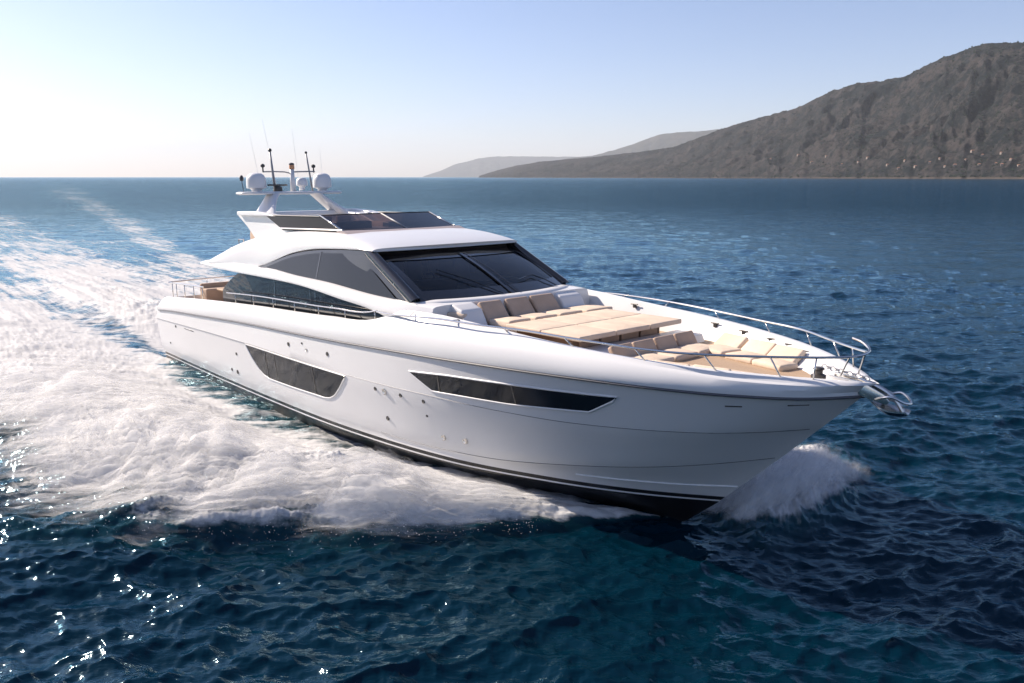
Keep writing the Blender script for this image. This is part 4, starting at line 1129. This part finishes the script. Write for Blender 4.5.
# forward facing sofa under the windshield
b = MB(); b.box((19.30, 0.1, 3.66), (1.15, 3.9, 0.32), 0.04); sofa = b.build('sofa', M['gel2'], yacht)
for y, w in ((-1.0, 0.72), (-0.16, 0.76), (0.68, 0.82)):
    cushion('backrest', (18.86, y, 4.09), (0.14, w - 0.03, 0.58), M['taupe'], sofa, ry(-0.72), 0.06, 0)  # backs turned from the sun: shade is in the darker fabric
    cushion('seat_cushion', (19.42, y + 0.02, 3.90), (0.78, w - 0.05, 0.15), M['beige'], sofa, ry(-0.06))
cushion('seat_cushion', (19.42, 1.62, 3.90), (0.95, 0.95, 0.15), M['beige'], sofa, ry(-0.05))
cushion('backrest', (18.75, -2.02, 3.98), (0.55, 0.16, 0.34), M['beige'], sofa, Matrix.Rotation(0.3, 3, 'Z'))
for y, w, x in ((-1.72, 0.62, 18.72), (1.68, 0.80, 18.55)):
    q = MB(); q.prism([(x - 0.55, 3.5), (x - 0.55, 4.33), (x - 0.1, 4.33), (x + 0.22, 4.22), (x + 0.48, 3.80), (x + 0.50, 3.5)], y - w/2, y + w/2, 0.07, 4); q.build('armrest', M['gel2'], sofa)
# sunpad
b = MB(); b.box((21.05, 0, 3.70), (1.75, 2.9, 0.42), 0.05); sunpad = b.build('sunpad', M['brown'], yacht)
for k, (y0, y1) in enumerate(((-1.66, -0.56), (-0.55, 0.55), (0.56, 1.66))):
    for x0, x1 in ((20.06, 21.20), (21.21, 22.38)):
        cushion('cushion', ((x0 + x1)/2, (y0 + y1)/2, 3.95), (x1 - x0 - 0.006, y1 - y0 - 0.006, 0.105), M['beige'], sunpad, None, 0.03, 0.022)
# recess panels under the front edge of the pad
for y in (-0.95, -0.3, 0.35, 1.0):
    cushion('panel', (21.95, y, 3.75), (0.05, 0.58, 0.22), M['taupe'], sunpad, None, 0.02, 0)
# moulded shelf in front of the pad
b = MB(); b.prism([(22.05, 3.45), (22.05, 3.66), (22.12, 3.70), (22.62, 3.70), (22.74, 3.67), (22.85, 3.45)], -1.75, 1.95, 0.03, 3); b.build('shelf', M['gel2'], yacht)
# U-shaped bow lounge
b = MB()
b.box((23.05, 0.05, 3.46), (0.9, 3.0, 0.14), 0.03)
for s in (-1, 1):
    b.box((24.35, s*1.18, 3.46), (1.9, 0.7, 0.14), 0.03, M=Matrix.Rotation(-s*0.13, 3, 'Z'))
lounge = b.build('bow_lounge', M['gel2'], yacht)
for y in (-1.0, -0.32, 0.36, 1.04):
    cushion('backrest', (22.97, y, 3.62), (0.13, 0.64, 0.48), M['taupe'], lounge, ry(-0.55), 0.05, 0)  # forward faces get their shade from the darker fabric colour
for y in (-0.70, 0.08, 0.86):
    cushion('seat_cushion', (23.42, y, 3.55), (0.66, 0.74, 0.12), M['beige'], lounge)
for s in (-1, 1):
    rz = Matrix.Rotation(-s*0.20, 3, 'Z')
    for k, x_ in enumerate((23.75, 24.55, 25.28)):
        yo = 1.47 - 0.20*k
        cushion('backrest', (x_, s*(yo + 0.12), 3.66), (0.72, 0.13, 0.40), M['beige'], lounge, rz @ Matrix.Rotation(-s*0.95, 3, 'X'), 0.05, 0)
        cushion('seat_cushion', (x_ + 0.05, s*(yo - 0.36), 3.55), (0.74, 0.62 - 0.06*k, 0.12), M['beige'], lounge, rz)
# small cleats and deck lamps along the inside of the bulwark
for s in (-1, 1):
    for x_ in (20.3, 22.9, 23.75, 24.55, 25.1, 25.7):
        y = float(RY(x_)) - 0.13; z = float(RZ(x_)) - 0.13
        q = MB(); q.box((x_, s*y, z), (0.10, 0.05, 0.09), 0.015); q.tube([(x_ - 0.11, s*(y - 0.02), z + 0.05), (x_ + 0.11, s*(y - 0.02), z + 0.05)], 0.018, 6); q.build('cleat', M['dark'], yacht)

# ------------------------------------------------------------------ rails
RLY = pch((16.8, 2.97), (17.6, 3.03), (18.5, 3.02), (19.5, 2.92), (20.5, 2.83), (21.5, 2.63), (22.5, 2.47), (23.5, 2.27), (24.5, 2.05), (25, 1.90), (25.5, 1.64), (26, 1.29), (26.5, 0.92), (27, 0.55), (27.2, 0.40))
RLZ = pch((16.8, 4.08), (17.6, 4.10), (18.5, 4.15), (19.5, 4.18), (21.5, 4.18), (23, 4.14), (24.5, 4.10), (26, 4.10), (27, 4.12), (27.2, 4.13))
def rail_pt(x, s):
    return (x, s*float(RLY(x)), float(RLZ(x)))
for s in (-1, 1):
    pts = [rail_pt(a, s) for a in np.linspace(16.8, 27.1, 54)]
    rail = MB(); rail.tube(pts, 0.022, 8); rail_o = rail.build('bow_rail', M['steel'], yacht)
    for x_ in (18.3, 19.7, 21.2, 22.7, 24.2, 25.4, 26.3, 26.9):
        p = rail_pt(x_, s)
        bx_ = x_ - 0.03 + (0.22 if x_ > 22 else 0.0)
        bx_ = min(bx_, 26.9)
        q = MB(); q.tube([p, (bx_, s*(float(RY(bx_)) + 0.03), float(RZ(bx_)) - 0.01)], 0.015, 6); q.build('stanchion', M['steel'], rail_o)
b = MB()
b.tube(spline([(27.1, -0.475, 4.125), (27.32, -0.28, 4.14), (27.44, -0.05, 4.17), (27.42, 0.16, 4.22), (27.22, 0.30, 4.30), (27.02, 0.36, 4.34)], 6), 0.022, 8)
b.tube(spline([(27.1, 0.475, 4.125), (27.30, 0.30, 4.14), (27.42, 0.08, 4.155)], 6), 0.022, 8)
b.tube([(27.40, 0.05, 4.16), (27.28, 0.10, 3.78)], 0.015, 6); b.tube([(27.30, -0.28, 4.14), (27.16, -0.30, 3.77)], 0.015, 6); b.build('pulpit', M['steel'], yacht)
for s in (-1, 1):
    pts = [(a, s*(float(RY(a)) + 0.02), float(RZ(a)) + 0.30 - 0.10*smooth01(9, 17, a)) for a in np.linspace(7.6, 16.8, 30)]
    q = MB(); q.tube(pts, 0.020, 8); ro = q.build('side_rail', M['steel'], yacht)
    for x_ in (8.3, 9.7, 11.1, 12.5, 13.9, 15.3, 16.7):
        zt = float(RZ(x_)) + 0.30 - 0.10*smooth01(9, 17, x_)
        q = MB(); q.tube([(x_, s*(float(RY(x_)) + 0.02), zt), (x_, s*(float(RY(x_)) + 0.02), float(RZ(x_)) - 0.02)], 0.014, 6); q.build('stanchion', M['steel'], ro)
# aft deck rail, sofa and table
pts = [(5.2, -2.93, 3.72), (3.4, -2.92, 3.66), (1.6, -2.84, 3.58), (1.42, -2.6, 3.60), (1.40, 0, 3.64), (1.42, 2.6, 3.60), (1.6, 2.84, 3.58), (3.4, 2.92, 3.66), (6.0, 2.93, 3.80)]
q = MB(); q.tube(spline(pts, 5), 0.025, 8); ro = q.build('stern_rail', M['steel'], yacht)
for x_, y_ in ((1.5, -2.78), (2.2, -2.86), (3.2, -2.9), (4.2, -2.92), (5.1, -2.93), (1.4, -1.4), (1.4, 0), (1.4, 1.4), (1.5, 2.78), (3.2, 2.9), (5.0, 2.93)):
    zt = 3.58 + 0.04*(x_ - 1.5)
    q = MB(); q.tube([(x_, y_, zt), (x_, y_, float(RZ(max(x_, 1.3))) - 0.1)], 0.016, 6); q.build('stanchion', M['steel'], ro)
b = MB(); b.box((2.0, 0, 2.95), (0.7, 3.6, 0.7), 0.08); b.box((1.75, 0, 3.30), (0.2, 3.6, 0.35), 0.06); b.build('aft_sofa', M['taupe'], yacht)
b = MB(); b.box((3.7, -0.4, 3.36), (1.1, 2.6, 0.07), 0.03); b.lathe([(0.12, 0), (0.08, 0.1), (0.08, 0.6)], (3.7, -1.1, 2.75), 12); b.lathe([(0.12, 0), (0.08, 0.1), (0.08, 0.6)], (3.7, 0.4, 2.75), 12); b.build('aft_table', M['teak'], yacht)

# ------------------------------------------------------------------ bow roller, chain and anchor
b = MB()
for s in (-1, 1): b.prism([(26.85, 3.74), (27.45, 3.72), (27.85, 3.56), (27.95, 3.46), (27.9, 3.40), (27.6, 3.44), (26.85, 3.64)], s*0.13 - 0.015, s*0.13 + 0.015, 0.008, 2)
b.lathe([(0, -0.12), (0.05, -0.12), (0.035, 0), (0.05, 0.12), (0, 0.12)], (27.82, 0, 3.47), 12, Matrix.Rotation(math.pi/2, 3, 'X'))
b.build('bow_roller', M['steel'], yacht)
b = MB()
for k in range(11):
    c = Vector((26.72 + 0.075*k, 0.0, 3.84 - 0.008*k))
    b.tube([c + Vector((0.05*math.cos(a), 0.03*math.sin(a)*(1 if k % 2 else 0.15), 0.03*math.sin(a)*(0.15 if k % 2 else 1))) for a in np.linspace(0, 2*math.pi, 9)], 0.012, 5, caps=False)
b.build('anchor_chain', M['steel'], yacht)
b = MB(); b.lathe([(0.13, 0), (0.13, 0.05), (0.07, 0.08), (0.07, 0.13), (0.10, 0.16), (0.08, 0.19), (0, 0.2)], (26.62, 0, 3.62), 16); b.build('windlass', M['dark'], yacht)
b = MB()
b.tube(spline([(27.35, 0, 3.74), (27.75, 0, 3.62), (27.98, 0, 3.48), (28.12, 0, 3.30)], 5), 0.042, 8); anc = b.build('anchor', M['steel'], yacht)
b = MB(); G = []
for t in np.linspace(0, 1, 10):
    w = 0.22*math.sin(math.pi*min(1, 0.10 + t*0.78))**0.8*(1 - 0.3*t) + 0.008
    cx, cz = 28.20 - 0.60*t, 3.27 - 0.10*math.sin(math.pi*t) + 0.10*t
    G.append([(cx, k*w, cz + 0.12*abs(k)**1.5*w/0.22) for k in np.linspace(-1, 1, 9)])
G2 = [[(x_, y_, z_ - 0.022) for x_, y_, z_ in row] for row in G]
b.grid([r_ + r2[::-1] for r_, r2 in zip(G, G2)], closed_v=True, caps=True)
b.tube(spline([(27.72, -0.17, 3.46), (27.98, -0.21, 3.56), (28.17, -0.10, 3.47), (28.19, 0.10, 3.45), (27.98, 0.21, 3.56), (27.72, 0.17, 3.46)], 6), 0.022, 8)
fl = b.build('fluke', M['steel'], anc)
